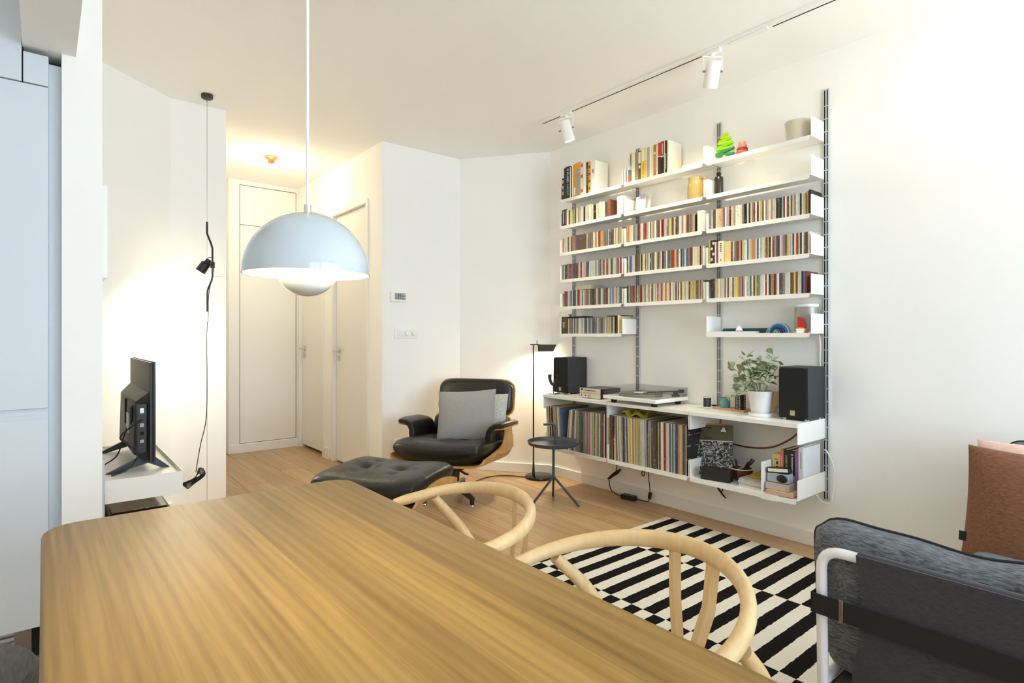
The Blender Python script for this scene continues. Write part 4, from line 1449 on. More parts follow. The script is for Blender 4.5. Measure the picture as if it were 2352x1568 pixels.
for i in range(nl + 1):
    s_ = i / nl
    w = 0.5 * (math.sin(PI * min(1, s_ ** 1.9)) * 0.78 + 0.03)
    for j in (-1, -0.5, 0, 0.5, 1):
        lvs.append((s_, w * j, 0.10 * (1 - abs(j)) * math.sin(PI * s_) - 0.12 * s_ * s_))
for i in range(nl):
    for j in range(4):
        a = i * 5 + j
        lfs.append((a, a + 5, a + 6, a + 1))
n0 = len(lvs)
lvs += [(x_, y_, z_ - 0.05) for (x_, y_, z_) in lvs]
lfs += [tuple(n0 + q for q in f[::-1]) for f in lfs]
ed = [i * 5 for i in range(nl + 1)] + [nl * 5 + j for j in range(1, 5)] + [i * 5 + 4 for i in range(nl - 1, -1, -1)] + [3, 2, 1]
for k in range(len(ed)):
    a, b_ = ed[k], ed[(k + 1) % len(ed)]
    lfs.append((b_, a, a + n0, b_ + n0))
leafm.from_pydata(lvs, [], lfs)
leafm.polygons.foreach_set('use_smooth', [True] * len(leafm.polygons))
leafm.materials.append(MATS['leaf_green'])
pot = Vector((3.24, 1.665, WT + 0.13))
# stems: end point offsets (towards the room x, along the wall y, up) read from the plant's habit
STEMS = [(0.02, 0.26, 0.16), (0.0, 0.20, 0.10), (0.01, 0.13, 0.20), (-0.03, 0.09, 0.23), (0.02, 0.05, 0.20), (-0.03, 0.0, 0.17), (0.03, -0.05, 0.16),
         (-0.02, -0.10, 0.23), (0.01, -0.13, 0.17), (-0.05, -0.09, 0.08), (-0.05, 0.15, 0.02), (-0.05, 0.20, -0.05), (0.0, 0.07, 0.12), (-0.04, -0.02, 0.09),
         (0.03, 0.02, 0.12), (-0.05, 0.05, 0.06), (0.04, -0.08, 0.10), (-0.02, 0.11, 0.13)]
for (dx, dy, dz) in STEMS:
    L_ = math.sqrt(dx * dx + dy * dy + dz * dz)
    p0 = pot + Vector((dx * 0.3, dy * 0.18, 0))
    p3 = pot + Vector((dx, dy * 0.85, dz))
    p1 = p0.lerp(p3, 0.4) + Vector((0, 0, 0.03))
    p2 = p0.lerp(p3, 0.75) + Vector((0, 0, 0.02))
    path = smooth_path([p0, p1, p2, p3], 5)
    st = MB().tube(path, [0.0028 * (1 - 0.6 * k / len(path)) for k in range(len(path))], n=6).build('stem', 'leaf_stem', t)
    nlf = 4 + int(L_ * 20)
    for k in range(nlf):
        fpos = 0.25 + 0.75 * (k + 1) / nlf
        pp = path[min(len(path) - 1, int(fpos * (len(path) - 1)))]
        o = bpy.data.objects.new('leaf', leafm)
        o.parent = st
        ln = (0.036 + 0.030 * rl.random()) * (1.40 - 0.62 * fpos)
        az = rl.uniform(0, 2 * PI)
        el = rl.uniform(-0.2, 1.0)
        mx = Matrix.Translation(pp) @ Matrix.Rotation(az, 4, 'Z') @ Matrix.Rotation(-el, 4, 'Y') @ Matrix.Rotation(rl.uniform(-1.0, 1.0), 4, 'X') @ Matrix.Diagonal((ln, ln, ln, 1))
        o.matrix_basis = wm(st).inverted() @ mx
        COL.objects.link(o)
mat('tan_leather', 'b48a58', rough=0.5)
mat('pale_grey', 'a9a8a2', rough=0.5)
o = MB().tube([(3.30 + 0.0 * math.cos(a), 1.583 + 0.020 * math.cos(a), WT + 0.038 + 0.026 * math.sin(a)) for a in [k * PI / 12 for k in range(24)]], 0.007, n=8, closed=True).build('napkin_ring', 'pale_grey')
tag(o, 'pale grey ring standing between the plant pot and the speaker', 'ring')
mat('tan_board', 'd6b78c', rough=0.6)
o = MB().box(3.41, 3.422, 1.555, 1.80, WT + 0.0002, WT + 0.135).build('cutting_board', 'tan_board', bevel=0.003)
tag(o, 'tan wooden board leaning on the wall behind the plant', 'board')

# ------------------------------------------------------------------ lower right compartment
zl = 0.3415
t = thing('record_sleeve', 'record with olive top and black-and-white marbled cover leaning in the open compartment', 'record', (3.25, 2.0, zl))


def marble(name):
    m = bpy.data.materials.new(name)
    m.use_nodes = True
    nt = m.node_tree
    N, L = nt.nodes.new, nt.links.new
    b = nt.nodes['Principled BSDF']
    tc = N('ShaderNodeTexCoord')
    nz = N('ShaderNodeTexNoise')
    nz.inputs['Scale'].default_value = 22.0
    nz.inputs['Detail'].default_value = 2
    nz.inputs['Distortion'].default_value = 2.2
    L(tc.outputs['Object'], nz.inputs['Vector'])
    cr = N('ShaderNodeValToRGB')
    e = cr.color_ramp.elements
    e[0].position = 0.44; e[0].color = (0.012, 0.012, 0.012, 1)
    e[1].position = 0.60; e[1].color = (0.012, 0.012, 0.012, 1)
    for p_, v_ in ((0.485, 0.5), (0.515, 0.5), (0.54, 0.012)):
        q = cr.color_ramp.elements.new(p_)
        q.color = (v_, v_, v_, 1)
    L(nz.outputs[0], cr.inputs[0])
    L(cr.outputs[0], b.inputs['Base Color'])
    b.inputs['Roughness'].default_value = 0.35
    MATS[name] = m


marble('marbled_print')
mat('olive_print', '5c5638', rough=0.5); mat('orange_print', 'd8821e', rough=0.5); mat('ink_dark_olive', '2f2b1a', rough=0.5)
LPM = face_mx((3.205, 1.995, zl + 0.001), Vector((0.22, -1, 0)), Vector((0.16, 0.17, 1)))
t.matrix_basis = LPM


def flat(name, x0, x1, y0, y1, z0, z1, m):
    return MB().box(x0, x1, y0, y1, z0, z1).build(name, m, t, world=False)


flat('sleeve', -0.157, 0.157, 0, 0.315, -0.004, 0.0, 'black_plastic')
flat('marbled_panel', -0.157, 0.157, 0.0, 0.215, 0.0, 0.0008, 'marbled_print')
flat('olive_panel', -0.157, 0.157, 0.217, 0.315, 0.0, 0.0008, 'olive_print')
flat('dividing_line', -0.157, 0.157, 0.2145, 0.2175, 0.0008, 0.0012, 'paper_white')
flat('orange_edge', -0.157, 0.130, 0.311, 0.322, -0.007, -0.0045, 'orange_print')
flat('orange_edge', -0.172, -0.157, 0.217, 0.322, -0.007, -0.0045, 'orange_print')
for (a_, b_, c_, e_) in ((-0.15, -0.095, 0.292, 0.303), (-0.08, -0.04, 0.292, 0.303), (-0.03, 0.025, 0.292, 0.303), (-0.1, 0.03, 0.272, 0.275), (-0.11, 0.02, 0.262, 0.265),
                         (-0.11, 0.0, 0.252, 0.255), (-0.11, 0.01, 0.242, 0.245), (-0.02, 0.03, 0.228, 0.236), (-0.12, -0.03, 0.226, 0.229)):
    flat('lettering', a_, b_, c_, e_, 0.0008, 0.0011, 'ink_dark_olive')
MB().lathe([(0, 0), (0.02, 0), (0.02, 0.0004), (0, 0.0004)], (0.10, 0.285, 0.0008), 20).build('emblem_ground', 'ink_dark_olive', t, world=False)
em = MB()
for (ex, ey) in ((0.10, 0.293), (0.092, 0.28), (0.108, 0.28)):
    em.lathe([(0, 0), (0.0085, 0), (0.0085, 0.0004), (0, 0.0004)], (ex, ey, 0.0012), 14)
em.build('emblem', 'plain_card', t, world=False)
mat('sleeve_grey', '3f4040', rough=0.5, var=0.15)
o = MB().box(-0.157, 0.157, 0, 0.305, -0.006, 0).build('record_sleeve', 'sleeve_grey', None, world=False)
o.matrix_basis = face_mx((3.235, 2.012, zl + 0.001), Vector((0.20, -1, 0)), Vector((0.13, 0.15, 1)))
tag(o, 'dark record sleeve leaning behind the marbled one', 'record')
mat('black_felt', '22201c', rough=0.8, var=0.15)
o = MB().obox((3.155, 1.895, zl + 0.036), (0.07, 0.175, 0.072), rot3(0, 0, 0.20)).build('black_box', 'black_felt', bevel=0.003)
tag(o, 'matt black box in front of the marbled record', 'box')
# brown bowl with pens
t = thing('bowl', 'brown glazed bowl with a cream rim holding pens', 'bowl', (3.27, 1.80, zl))
mat('brown_glaze', '5e2f14', rough=0.2, var=0.2, vscale=12, coat=0.4)
MB().lathe([(0, 0.0004), (0.035, 0.0004), (0.055, 0.022), (0.066, 0.055), (0.068, 0.072), (0.064, 0.072), (0.060, 0.055), (0.048, 0.024), (0, 0.010)], (3.27, 1.80, zl), 36).build('bowl_body', 'brown_glaze', t)
MB().lathe([(0.0635, 0.0715), (0.0685, 0.0715), (0.0685, 0.076), (0.0635, 0.076), (0.0635, 0.0715)], (3.27, 1.80, zl), 36).build('rim', 'wax', t)
for k, (lab, a0, b0, rr, m_) in enumerate((('black pen standing left in the brown bowl', (0.0, 0.035, 0.02), (0.0, 0.066, 0.118), 0.005, 'black_plastic'),
                                          ('second black pen beside the left one in the bowl', (0.0, 0.012, 0.02), (0.01, 0.046, 0.120), 0.0065, 'black_plastic'),
                                          ('thin silver pen lying across the bowl', (-0.02, 0.03, 0.055), (0.0, -0.03, 0.088), 0.003, 'chrome'))):
    p0 = Vector((3.27, 1.80, zl)) + Vector(a0)
    p1 = Vector((3.27, 1.80, zl)) + Vector(b0)
    o = MB().tube([p0, p0.lerp(p1, 0.93), p1], [rr, rr, rr * 0.6], n=10).build('pen', m_)
    tag(o, lab, 'pen', 'pens in the brown bowl')
t = thing('clip_tool', 'black multi-tool sticking out of the brown bowl', 'tool', (3.27, 1.77, zl + 0.05))
MB().obox((3.262, 1.768, zl + 0.078), (0.014, 0.022, 0.085), rot3(0.55)).build('handle', 'black_plastic', t, bevel=0.002)
MB().obox((3.262, 1.738, zl + 0.126), (0.012, 0.008, 0.036), rot3(0.55)).build('jaw', 'black_metal', t)
MB().obox((3.262, 1.727, zl + 0.120), (0.012, 0.006, 0.036), rot3(0.55)).build('jaw', 'black_metal', t)
# stack of papers
mat('newsprint', 'b9b2aa', rough=0.8, var=0.35, vscale=30)
mat('mustard', 'b08c18', rough=0.6)
PP = [(0.0002, 0.008, 'plain_card', 'sheet of white papers at the bottom of the paper pile', 0.0), (0.0085, 0.012, 'newsprint', 'grey printed magazine in the paper pile', 0.05),
      (0.021, 0.012, 'magazine', 'pale magazine in the middle of the paper pile', -0.04), (0.0335, 0.012, 'newsprint', 'greyish booklet just under the yellow notebook', 0.03)]
for k, (dz, hh, m_, lab, rz) in enumerate(PP):
    o = MB().obox((3.235, 1.672, zl + dz + hh / 2), (0.20, 0.145, hh), rot3(0, 0, rz)).build('magazine', m_)
    tag(o, lab, 'magazine', 'paper pile in the open compartment')
o = MB().obox((3.27, 1.662, zl + 0.046 + 0.0085), (0.15, 0.105, 0.012), rot3(0, 0, 0.05)).build('notebook', 'mustard')
tag(o, 'mustard yellow notebook on top of the paper pile', 'notebook')
# metal divider
t = thing('shelf_divider', 'white metal divider standing on the bottom shelf', 'divider', (3.2, 1.583, zl))
side_plate(1.583, 3.092, zl, zl + 0.172, 0.012).build('plate', 'shelf_white', t)
MB().box(3.093, 3.30, 1.49, 1.583, zl + 0.0002, zl + 0.0025).build('foot', 'shelf_white', t)
lip(1.487, 1.588, 3.083, 0.312, 0.342).build('front_tab', 'shelf_white', t)
# books right of the divider
GB = 'books at the right end of the bottom shelf'
DB = 0.19
t = book(1.576, 0.044, 0.205, DB, 'cdb978', 'thick tan book with black brush lettering', zl, xf=3.20, group=GB)
for q in range(5):
    band(t, 0.044, DB, 0.045 + q * 0.026, 0.062 + q * 0.026, '221f1a', 0.28, 'lettering', -0.006)
band(t, 0.044, DB, 0.175, 0.180, '5e4c2a', 0.5, 'lettering'); band(t, 0.044, DB, 0.10, 0.15, 'c9907a', 0.12, 'lettering', 0.010)
t = book(1.531, 0.018, 0.235, DB, 'cf6a52', 'coral red book beside the tan one', zl, xf=3.20, group=GB)
band(t, 0.018, DB, 0.10, 0.20, 'eec0b0', 0.2, 'lettering')
t = book(1.512, 0.030, 0.240, DB, '1f1e18', 'black book with lime green lettering', zl, xf=3.20, group=GB)
spine_text(t, 'AGNES MARTIN', 0.0155, 0.155, DB, 'ink_lime')
t = book(1.481, 0.032, 0.238, DB, '23211d', 'black book with white lettering and a grey foot', zl, xf=3.20, group=GB)
for q in range(8):
    band(t, 0.032, DB, 0.115 + q * 0.0115, 0.123 + q * 0.0115, 'e4e0d8', 0.16, 'lettering')
band(t, 0.032, DB, 0.212, 0.218, 'd8d4cc', 0.35, 'lettering'); band(t, 0.032, DB, 0.0, 0.10, '8f8d86', 0.95)
t = book(1.448, 0.021, 0.240, DB, 'a06fb0', 'purple book near the right end of the bottom shelf', zl, xf=3.20, group=GB)
spine_text(t, 'Lawrence', 0.0150, 0.085, DB, 'ink_purple')
t = book(1.426, 0.024, 0.262, 0.215, 'd9dadb', 'large pale grey book at the right end of the bottom shelf', zl, xf=3.19, group=GB)
for q in range(9):
    band(t, 0.024, 0.215, 0.150 + q * 0.010, 0.1575 + q * 0.010, '6c6e70', 0.2, 'lettering')
# record brush box and things in front of the books
t = thing('record_brush', 'black record cleaning brush box with a cream label', 'brush', (3.15, 1.50, zl + 0.12))
RB = rot3(-0.10, 0, 0.06)
MB().obox((3.150, 1.512, zl + 0.130), (0.035, 0.126, 0.030), RB).build('box', 'black_plastic', t, bevel=0.004)
lbm = MB().obox((3.1315, 1.512, zl + 0.132), (0.001, 0.108, 0.018), RB).build('label_panel', 'wax', t)
text('brand_text', 'audioquest', 0.0125, Matrix.Translation((3.1305, 1.533, zl + 0.134)) @ (RB.to_4x4()) @ face_mx((0, 0, 0), (0, -1, 0), (0, 0, 1)), 'ink_black', lbm)
mat('clear_pack', 'aab4bc', rough=0.1, var=0.3, vscale=20)
t = thing('blister_pack', 'clear plastic pack with a black object inside, under the record brush', 'package', (3.15, 1.50, zl + 0.05))
MB().obox((3.165, 1.515, zl + 0.088), (0.06, 0.118, 0.052), rot3(0, 0, 0.05)).build('pack', 'clear_pack', t, bevel=0.004)
MB().ball((3.1345, 1.490, zl + 0.088), 0.008, 0.030, 0.022).build('contents', 'black_plastic', t)
mat('lilac_box', 'c4b4b6', rough=0.5)
t = thing('flat_package', 'flat lilac box with a yellow border below the plastic pack', 'package', (3.16, 1.51, zl + 0.03))
MB().obox((3.172, 1.512, zl + 0.043), (0.11, 0.126, 0.034), rot3(0, 0, 0.05)).build('box', 'lilac_box', t)
mat('yellow_line', 'd6bf52', rough=0.5)
for (dy, dz, wy, wz) in ((0, 0.0155, 0.124, 0.003), (0, -0.0155, 0.124, 0.003), (0.0605, 0, 0.003, 0.032), (-0.0605, 0, 0.003, 0.032)):
    MB().obox(Vector((3.1168, 1.509 + dy, zl + 0.043 + dz)) - Vector((-0.05 * dy, 0, 0)), (0.0012, wy, wz), rot3(0, 0, 0.05)).build('border', 'yellow_line', t)
mat('kraft', 'c9a98e', rough=0.7)
o = MB().obox((3.17, 1.492, zl + 0.0145), (0.15, 0.145, 0.020), rot3(0, 0, 0.06)).build('cardboard_box', 'kraft')
tag(o, 'flat kraft cardboard box at the bottom of the pile by the shelf end', 'box')
# red cable looping under the deep shelf
mat('red_cable', '7e2f26', rough=0.5)
o = MB().tube(smooth_path([(3.42, 2.00, 0.53), (3.425, 1.85, 0.515), (3.425, 1.70, 0.535), (3.42, 1.58, 0.60), (3.41, 1.50, 0.68), (3.40, 1.46, 0.735)], 8), 0.005, n=8).build('speaker_cable', 'red_cable')
tag(o, 'dark red speaker cable hanging under the deep shelf', 'cable')
# ------------------------------------------------------------------ cables below the shelves
def cable(name, label, pts, r=0.0035, m='black_cable', n=8, cat='cable', group='cables under the shelving'):
    o = MB().tube(smooth_path(pts, n), r, n=6).build(name, m)
    return tag(o, label, cat, group)


t = thing('power_adapter', 'black power brick with its bundled cord below the left bay', 'adapter', (3.36, 2.72, 0.0))
MB().obox((3.36, 2.735, 0.0175), (0.05, 0.115, 0.034), rot3(0, 0, 0.12)).build('brick', 'black_plastic', t, bevel=0.004)
MB().tube(smooth_path([(3.36, 2.795, 0.018), (3.37, 2.85, 0.008), (3.385, 2.93, 0.03), (3.40, 2.965, 0.10)], 8), 0.0035, n=6).build('cord', 'black_cable', t)
bd = MB()
for k in range(4):
    bd.tube(smooth_path([(3.40, 2.965 + 0.004 * k, 0.10), (3.405, 2.93, 0.135 + 0.004 * k), (3.41, 2.875 - 0.006 * k, 0.185 + 0.004 * k), (3.412, 2.885, 0.175 - 0.006 * k), (3.402, 2.94 + 0.003 * k, 0.115), (3.40, 2.965, 0.10)], 5), 0.0035, n=6)
bd.build('cord_bundle', 'black_cable', t)
MB().tube(smooth_path([(3.408, 2.905, 0.15), (3.42, 2.90, 0.22), (3.42, 2.905, 0.34)], 5), 0.003, n=6).build('cord', 'black_cable', t)
t = thing('inline_switch', 'small black inline plug on a cord beside the power brick', 'plug', (3.40, 2.58, 0.05))
MB().obox((3.40, 2.575, 0.055), (0.016, 0.022, 0.05), rot3(0.15)).build('plug_body', 'black_plastic', t, bevel=0.003)
MB().tube(smooth_path([(3.37, 2.675, 0.015), (3.38, 2.635, 0.012), (3.395, 2.59, 0.012), (3.40, 2.578, 0.032)], 6), 0.003, n=6).build('cord', 'black_cable', t)
MB().tube(smooth_path([(3.40, 2.572, 0.08), (3.41, 2.59, 0.16), (3.415, 2.60, 0.24)], 6), 0.003, n=6).build('cord', 'black_cable', t)
bw = MB()
for s_ in (-1, 1):
    bw.tube(smooth_path([(3.415, 2.60, 0.235), (3.415, 2.60 + s_ * 0.045, 0.255), (3.415, 2.60 + s_ * 0.05, 0.225), (3.415, 2.60, 0.235)], 6), 0.003, n=6)
bw.tube(smooth_path([(3.415, 2.60, 0.235), (3.42, 2.605, 0.34)], 4), 0.003, n=6)
bw.build('cord_loop', 'black_cable', t)
cable('signal_cable', 'black signal cable with a tied loop under the joint of left and middle bays',
      [(3.38, 2.705, 0.335), (3.39, 2.70, 0.30), (3.40, 2.66, 0.275), (3.41, 2.645, 0.24), (3.41, 2.655, 0.20), (3.41, 2.64, 0.185), (3.41, 2.632, 0.205), (3.41, 2.64, 0.27), (3.42, 2.61, 0.335)])
cable('signal_cable', 'thin white cord curled under the middle bay', [(3.42, 2.33, 0.335), (3.42, 2.27, 0.30), (3.425, 2.25, 0.285), (3.42, 2.285, 0.24), (3.42, 2.26, 0.235), (3.425, 2.24, 0.265), (3.425, 2.235, 0.30)], 0.002, 'white_plastic')
cable('signal_cable', 'black cord tied in a bundle between middle and right bays',
      [(3.40, 2.075, 0.335), (3.41, 2.06, 0.30), (3.41, 2.045, 0.25), (3.41, 2.045, 0.225), (3.41, 2.01, 0.185), (3.41, 1.985, 0.168), (3.41, 1.995, 0.175), (3.41, 2.04, 0.225), (3.41, 2.015, 0.20), (3.41, 2.002, 0.25), (3.41, 1.985, 0.335)], 0.004)
cable('white_cable', 'white power cord looping around the end of the rightmost track',
      [(3.30, 1.376, 0.335), (3.36, 1.372, 0.29), (3.43, 1.366, 0.27), (3.436, 1.352, 0.30), (3.436, 1.338, 0.42), (3.436, 1.345, 0.49), (3.43, 1.372, 0.555), (3.425, 1.388, 0.57)], 0.004, 'white_plastic', cat='cord')

# ------------------------------------------------------------------ black lounge chair and ottoman
HEAD = 2.129


def back_mx(c, tilt, yaw=0.0):
    """x -> across, y -> up the back, z -> towards the sitter"""
    s_, c_ = math.sin(tilt), math.cos(tilt)
    m = Matrix(((-1, 0, 0, 0), (0, -s_, c_, 0), (0, c_, s_, 0), (0, 0, 0, 1)))
    return Matrix.Translation(c) @ Matrix.Rotation(yaw, 4, 'Z') @ m


t = thing('lounge_chair', 'black leather lounge chair with bent oak shells on a black star base', 'armchair', (2.41, 3.62, 0), HEAD)
L = dict(world=False)


def seat_shell(u, v):
    a = 2 * u - 1
    k = abs(a)
    sg = 1 if a >= 0 else -1
    rise = 0.055 + 0.125 * (1 - v) ** 1.2
    if k < 0.62:
        x, dz = k / 0.62 * 0.30, 0.0
    else:
        q = (k - 0.62) / 0.38
        x, dz = 0.30 + 0.072 * math.sin(q * PI / 2), rise * q ** 1.5
    y = -0.30 + 0.66 * v
    y += (0.03 if v < 0.5 else -0.03) * k ** 8
    z = 0.246 + 0.052 * v + 0.05 * max(0, 0.3 - v) ** 1.5
    return (sg * x, y, z + dz + 0.012 * (k / 0.62 if k < 0.62 else 1) ** 2)


MB().sheet(lambda u, v: seat_shell(1 - u, v), 32, 16, 0.014).build('seat_shell', 'shell_oak', t, **L)
for sx in (-1, 1):
    out = [(-0.262, 0.36), (-0.255, 0.41), (-0.232, 0.46), (-0.215, 0.532), (-0.075, 0.536), (-0.068, 0.48), (-0.04, 0.43), (0.01, 0.395), (0.06, 0.362), (0.02, 0.345), (-0.1, 0.34), (-0.2, 0.345)]
    MB().extrude([(sx * 0.366, y, z) for (y, z) in out], (sx * 0.013, 0, 0)).build('side_shell', 'shell_oak', t, bevel=0.003, **L)
    # arm rest: pad that rolls from the inside outwards
    sec = [(0.285, 0.375), (0.280, 0.45), (0.288, 0.505), (0.312, 0.545), (0.35, 0.566), (0.41, 0.575), (0.43, 0.565), (0.43, 0.545), (0.415, 0.537), (0.37, 0.532), (0.345, 0.517), (0.332, 0.49), (0.328, 0.44), (0.328, 0.375)]
    pad = MB()
    ny = 12

    def arm_pt(k, j):
        y = -0.25 + 0.37 * j / ny
        e = abs(2 * j / ny - 1)
        sh = 1 - 0.10 * e ** 5
        x_, z_ = sec[k]
        return (sx * (0.335 + (x_ - 0.335) * sh), y, 0.47 + (z_ - 0.47) * sh + 0.02 * (j / ny))
    ns = len(sec)
    vs = [arm_pt(k, j) for j in range(ny + 1) for k in range(ns)]
    fs = []
    for j in range(ny):
        for k in range(ns):
            k2 = (k + 1) % ns
            q = (j * ns + k, j * ns + k2, (j + 1) * ns + k2, (j + 1) * ns + k)
            fs.append(q if sx < 0 else q[::-1])
    fs.append(tuple(range(ns))[::-1] if sx < 0 else tuple(range(ns)))
    fs.append(tuple(ny * ns + k for k in range(ns)) if sx < 0 else tuple(ny * ns + k for k in range(ns))[::-1])
    pad.add(vs, fs)
    pad.build('armrest', 'leather', t, bevel=0.006, seg=3, ang=50, **L)
    MB().extrude([(sx * 0.345, -0.24, 0.535), (sx * 0.345, 0.10, 0.545), (sx * 0.425, 0.10, 0.552), (sx * 0.425, -0.24, 0.542)], (0, 0, -0.012)).build('arm_shell', 'shell_oak', t, **L)
    MB().box(sx * 0.352, sx * 0.366, -0.245, -0.10, 0.455, 0.545).build('arm_bracket', 'black_metal', t, **L)
MB().cushion(0.69, 0.66, 0.165, Matrix.Translation((0, 0.05, 0.362)) @ Matrix.Rotation(math.radians(5), 4, 'X'), n=34, p=6, q=2.8,
             dents=((-0.38, -0.05, 0.032, 0.15), (0.38, -0.05, 0.032, 0.15), (-0.34, 0.45, 0.014, 0.11), (0.0, 0.5, 0.014, 0.08), (0.34, 0.45, 0.014, 0.11), (0, -0.05, 0.012, 0.12), (-0.17, 0.6, 0.008, 0.05), (0.17, 0.6, 0.008, 0.05)), droop=-0.03).build('seat_cushion', 'leather', t, **L)
for nm_, cz, cy, hh, tl in (('lower_back', 0.475, -0.305, 0.24, 0.26), ('headrest', 0.708, -0.405, 0.305, 0.20)):
    bm_ = back_mx((0, cy, cz), tl)
    MB().cushion(0.65, hh, 0.115, bm_, n=30, p=6, q=3.0, dents=((-0.42, -0.15, 0.034, 0.14), (0.42, -0.15, 0.034, 0.14)), flat=0.3, rc=0.15).build(nm_ + '_cushion', 'leather', t, **L)

    def bs(u, v, bm_=bm_, hh=hh):
        a, b_ = 2 * u - 1, 2 * v - 1
        return bm_ @ Vector((a * 0.335 * (1 - 0.15 * b_ ** 6), b_ * hh / 2 * 1.04 * (1 - 0.15 * a ** 6), -0.036 + 0.03 * a ** 4 + 0.008 * b_ ** 4))
    MB().sheet(bs, 20, 12, 0.011).build(nm_ + '_shell', 'shell_oak', t, **L)
for sx in (-0.17, 0.17):
    MB().obox((sx, -0.405, 0.60), (0.045, 0.012, 0.30), rot3(0.22)).build('back_brace', 'black_metal', t, **L)
# pedestal and five-star base
MB().cyl((0, 0, 0.10), (0, 0, 0.235), 0.030, 0.036, n=24).build('column', 'black_metal', t, **L)
MB().cyl((0, 0, 0.092), (0, 0, 0.122), 0.034, n=24).build('column_collar', 'chrome', t, **L)
MB().box(-0.11, 0.11, -0.13, 0.13, 0.232, 0.246).build('seat_mount', 'black_metal', t, **L)
MB().tube([(-0.03, 0.05, 0.225), (-0.15, 0.16, 0.220), (-0.18, 0.18, 0.222)], 0.008, n=8).build('lever', 'black_metal', t, **L)


def star(t, n, r, a0, hub=0.085, n_foot=True):
    for k in range(n):
        a = a0 + 2 * PI * k / n
        d = Vector((math.cos(a), math.sin(a), 0))
        w = Vector((-d.y, d.x, 0))
        pts = [d * 0.0 + w * 0.028, d * 0.0 - w * 0.028, d * r - w * 0.016, d * r + w * 0.016]
        top = [0.105, 0.105, 0.066, 0.066]
        bot = [0.070, 0.070, 0.045, 0.045]
        vs = [Vector((p.x, p.y, b_)) for p, b_ in zip(pts, bot)] + [Vector((p.x, p.y, tt)) for p, tt in zip(pts, top)]
        MB().add(vs, [(0, 1, 2, 3), (7, 6, 5, 4), (1, 0, 4, 5), (2, 1, 5, 6), (3, 2, 6, 7), (0, 3, 7, 4)]).build('base_arm', 'black_metal', t, bevel=0.004, **L)
        f = MB().cyl(d * (r - 0.014) + Vector((0, 0, 0.012)), d * (r - 0.014) + Vector((0, 0, 0.066)), 0.016, 0.018, n=14).build('foot', 'black_metal', t, **L)
        MB().lathe([(0, 0), (0.020, 0), (0.022, 0.004), (0.020, 0.013), (0, 0.013)], d * (r - 0.014), 18).build('glide', 'chrome', f, **L)


star(t, 5, 0.31, math.radians(188) - HEAD)

t = thing('ottoman', 'black leather ottoman with a bent oak shell in front of the lounge chair', 'ottoman', (1.585, 3.13, 0), HEAD + 0.02)


def ott_shell(u, v):
    a, b_ = 2 * u - 1, 2 * v - 1
    k = abs(a)
    sg = 1 if a >= 0 else -1
    if k < 0.60:
        x, dz = k / 0.60 * 0.265, 0.0
    else:
        q = (k - 0.60) / 0.40
        x, dz = 0.265 + 0.085 * math.sin(q * PI / 2), (0.125 - 0.035 * b_ * b_) * q ** 1.4
    return (sg * x, b_ * 0.285 * (1 - 0.06 * k ** 8), 0.252 + dz - 0.012 * b_ * b_)


MB().sheet(lambda u, v: ott_shell(1 - u, v), 32, 16, 0.013).build('shell', 'shell_oak', t, **L)
MB().cushion(0.675, 0.60, 0.17, Matrix.Translation((0, 0, 0.345)), n=36, p=5, q=2.4,
             dents=((-0.36, 0.0, 0.042, 0.15), (0.36, 0.0, 0.042, 0.15), (-0.36, 0.45, 0.016, 0.10), (-0.36, -0.45, 0.016, 0.10), (0.36, 0.45, 0.016, 0.10), (0.36, -0.45, 0.016, 0.10), (0.0, 0.6, 0.008, 0.07), (0.0, -0.6, 0.008, 0.07)), droop=-0.035).build('cushion', 'leather', t, **L)
MB().cyl((0, 0, 0.09), (0, 0, 0.262), 0.028, n=20).build('column', 'black_metal', t, **L)
MB().box(-0.09, 0.09, -0.09, 0.09, 0.245, 0.26).build('seat_mount', 'black_metal', t, **L)
star(t, 4, 0.30, math.radians(30) - HEAD)


def fabric(name, c1, c2, scale=900.0, rough=0.95, sheen=0.2):
    m = bpy.data.materials.new(name)
    m.use_nodes = True
    nt = m.node_tree
    N, L_ = nt.nodes.new, nt.links.new
    b = nt.nodes['Principled BSDF']
    tc = N('ShaderNodeTexCoord')
    mp = N('ShaderNodeMapping')
    mp.inputs['Scale'].default_value = (scale, scale * 0.10, scale)
    L_(tc.outputs['Object'], mp.inputs[0])
    nz = N('ShaderNodeTexNoise')
    nz.inputs['Scale'].default_value = 1.0
    nz.inputs['Detail'].default_value = 3
    L_(mp.outputs[0], nz.inputs['Vector'])
    cr = N('ShaderNodeValToRGB')
    cr.color_ramp.elements[0].position = 0.35
    cr.color_ramp.elements[0].color = (*lin(c1), 1)
    cr.color_ramp.elements[1].position = 0.65
    cr.color_ramp.elements[1].color = (*lin(c2), 1)
    L_(nz.outputs[0], cr.inputs[0])
    L_(cr.outputs[0], b.inputs['Base Color'])
    b.inputs['Roughness'].default_value = rough
    b.inputs['Sheen Weight'].default_value = sheen
    b.inputs['Specular IOR Level'].default_value = 0.15
    bp = N('ShaderNodeBump')
    bp.inputs['Strength'].default_value = 0.25
    bp.inputs['Distance'].default_value = 0.002
    L_(nz.outputs[0], bp.inputs['Height'])
    L_(bp.outputs[0], b.inputs['Normal'])
    MATS[name] = m
    return m


fabric('grey_linen', '8b8988', 'a5a3a1', 500)
fabric('boucle', 'a9a7a0', 'd4d2ca', 160)
fabric('grey_melange', '46494d', '7b7f86', 330)
fabric('brown_linen', '6e4a33', '8a5f45', 320)
fabric('pink_linen', 'd9b5a6', 'ecccbf', 320)
fabric('canvas', '37363a', '434247', 700)
fabric('felt', '5a5955', '6c6b66', 200)

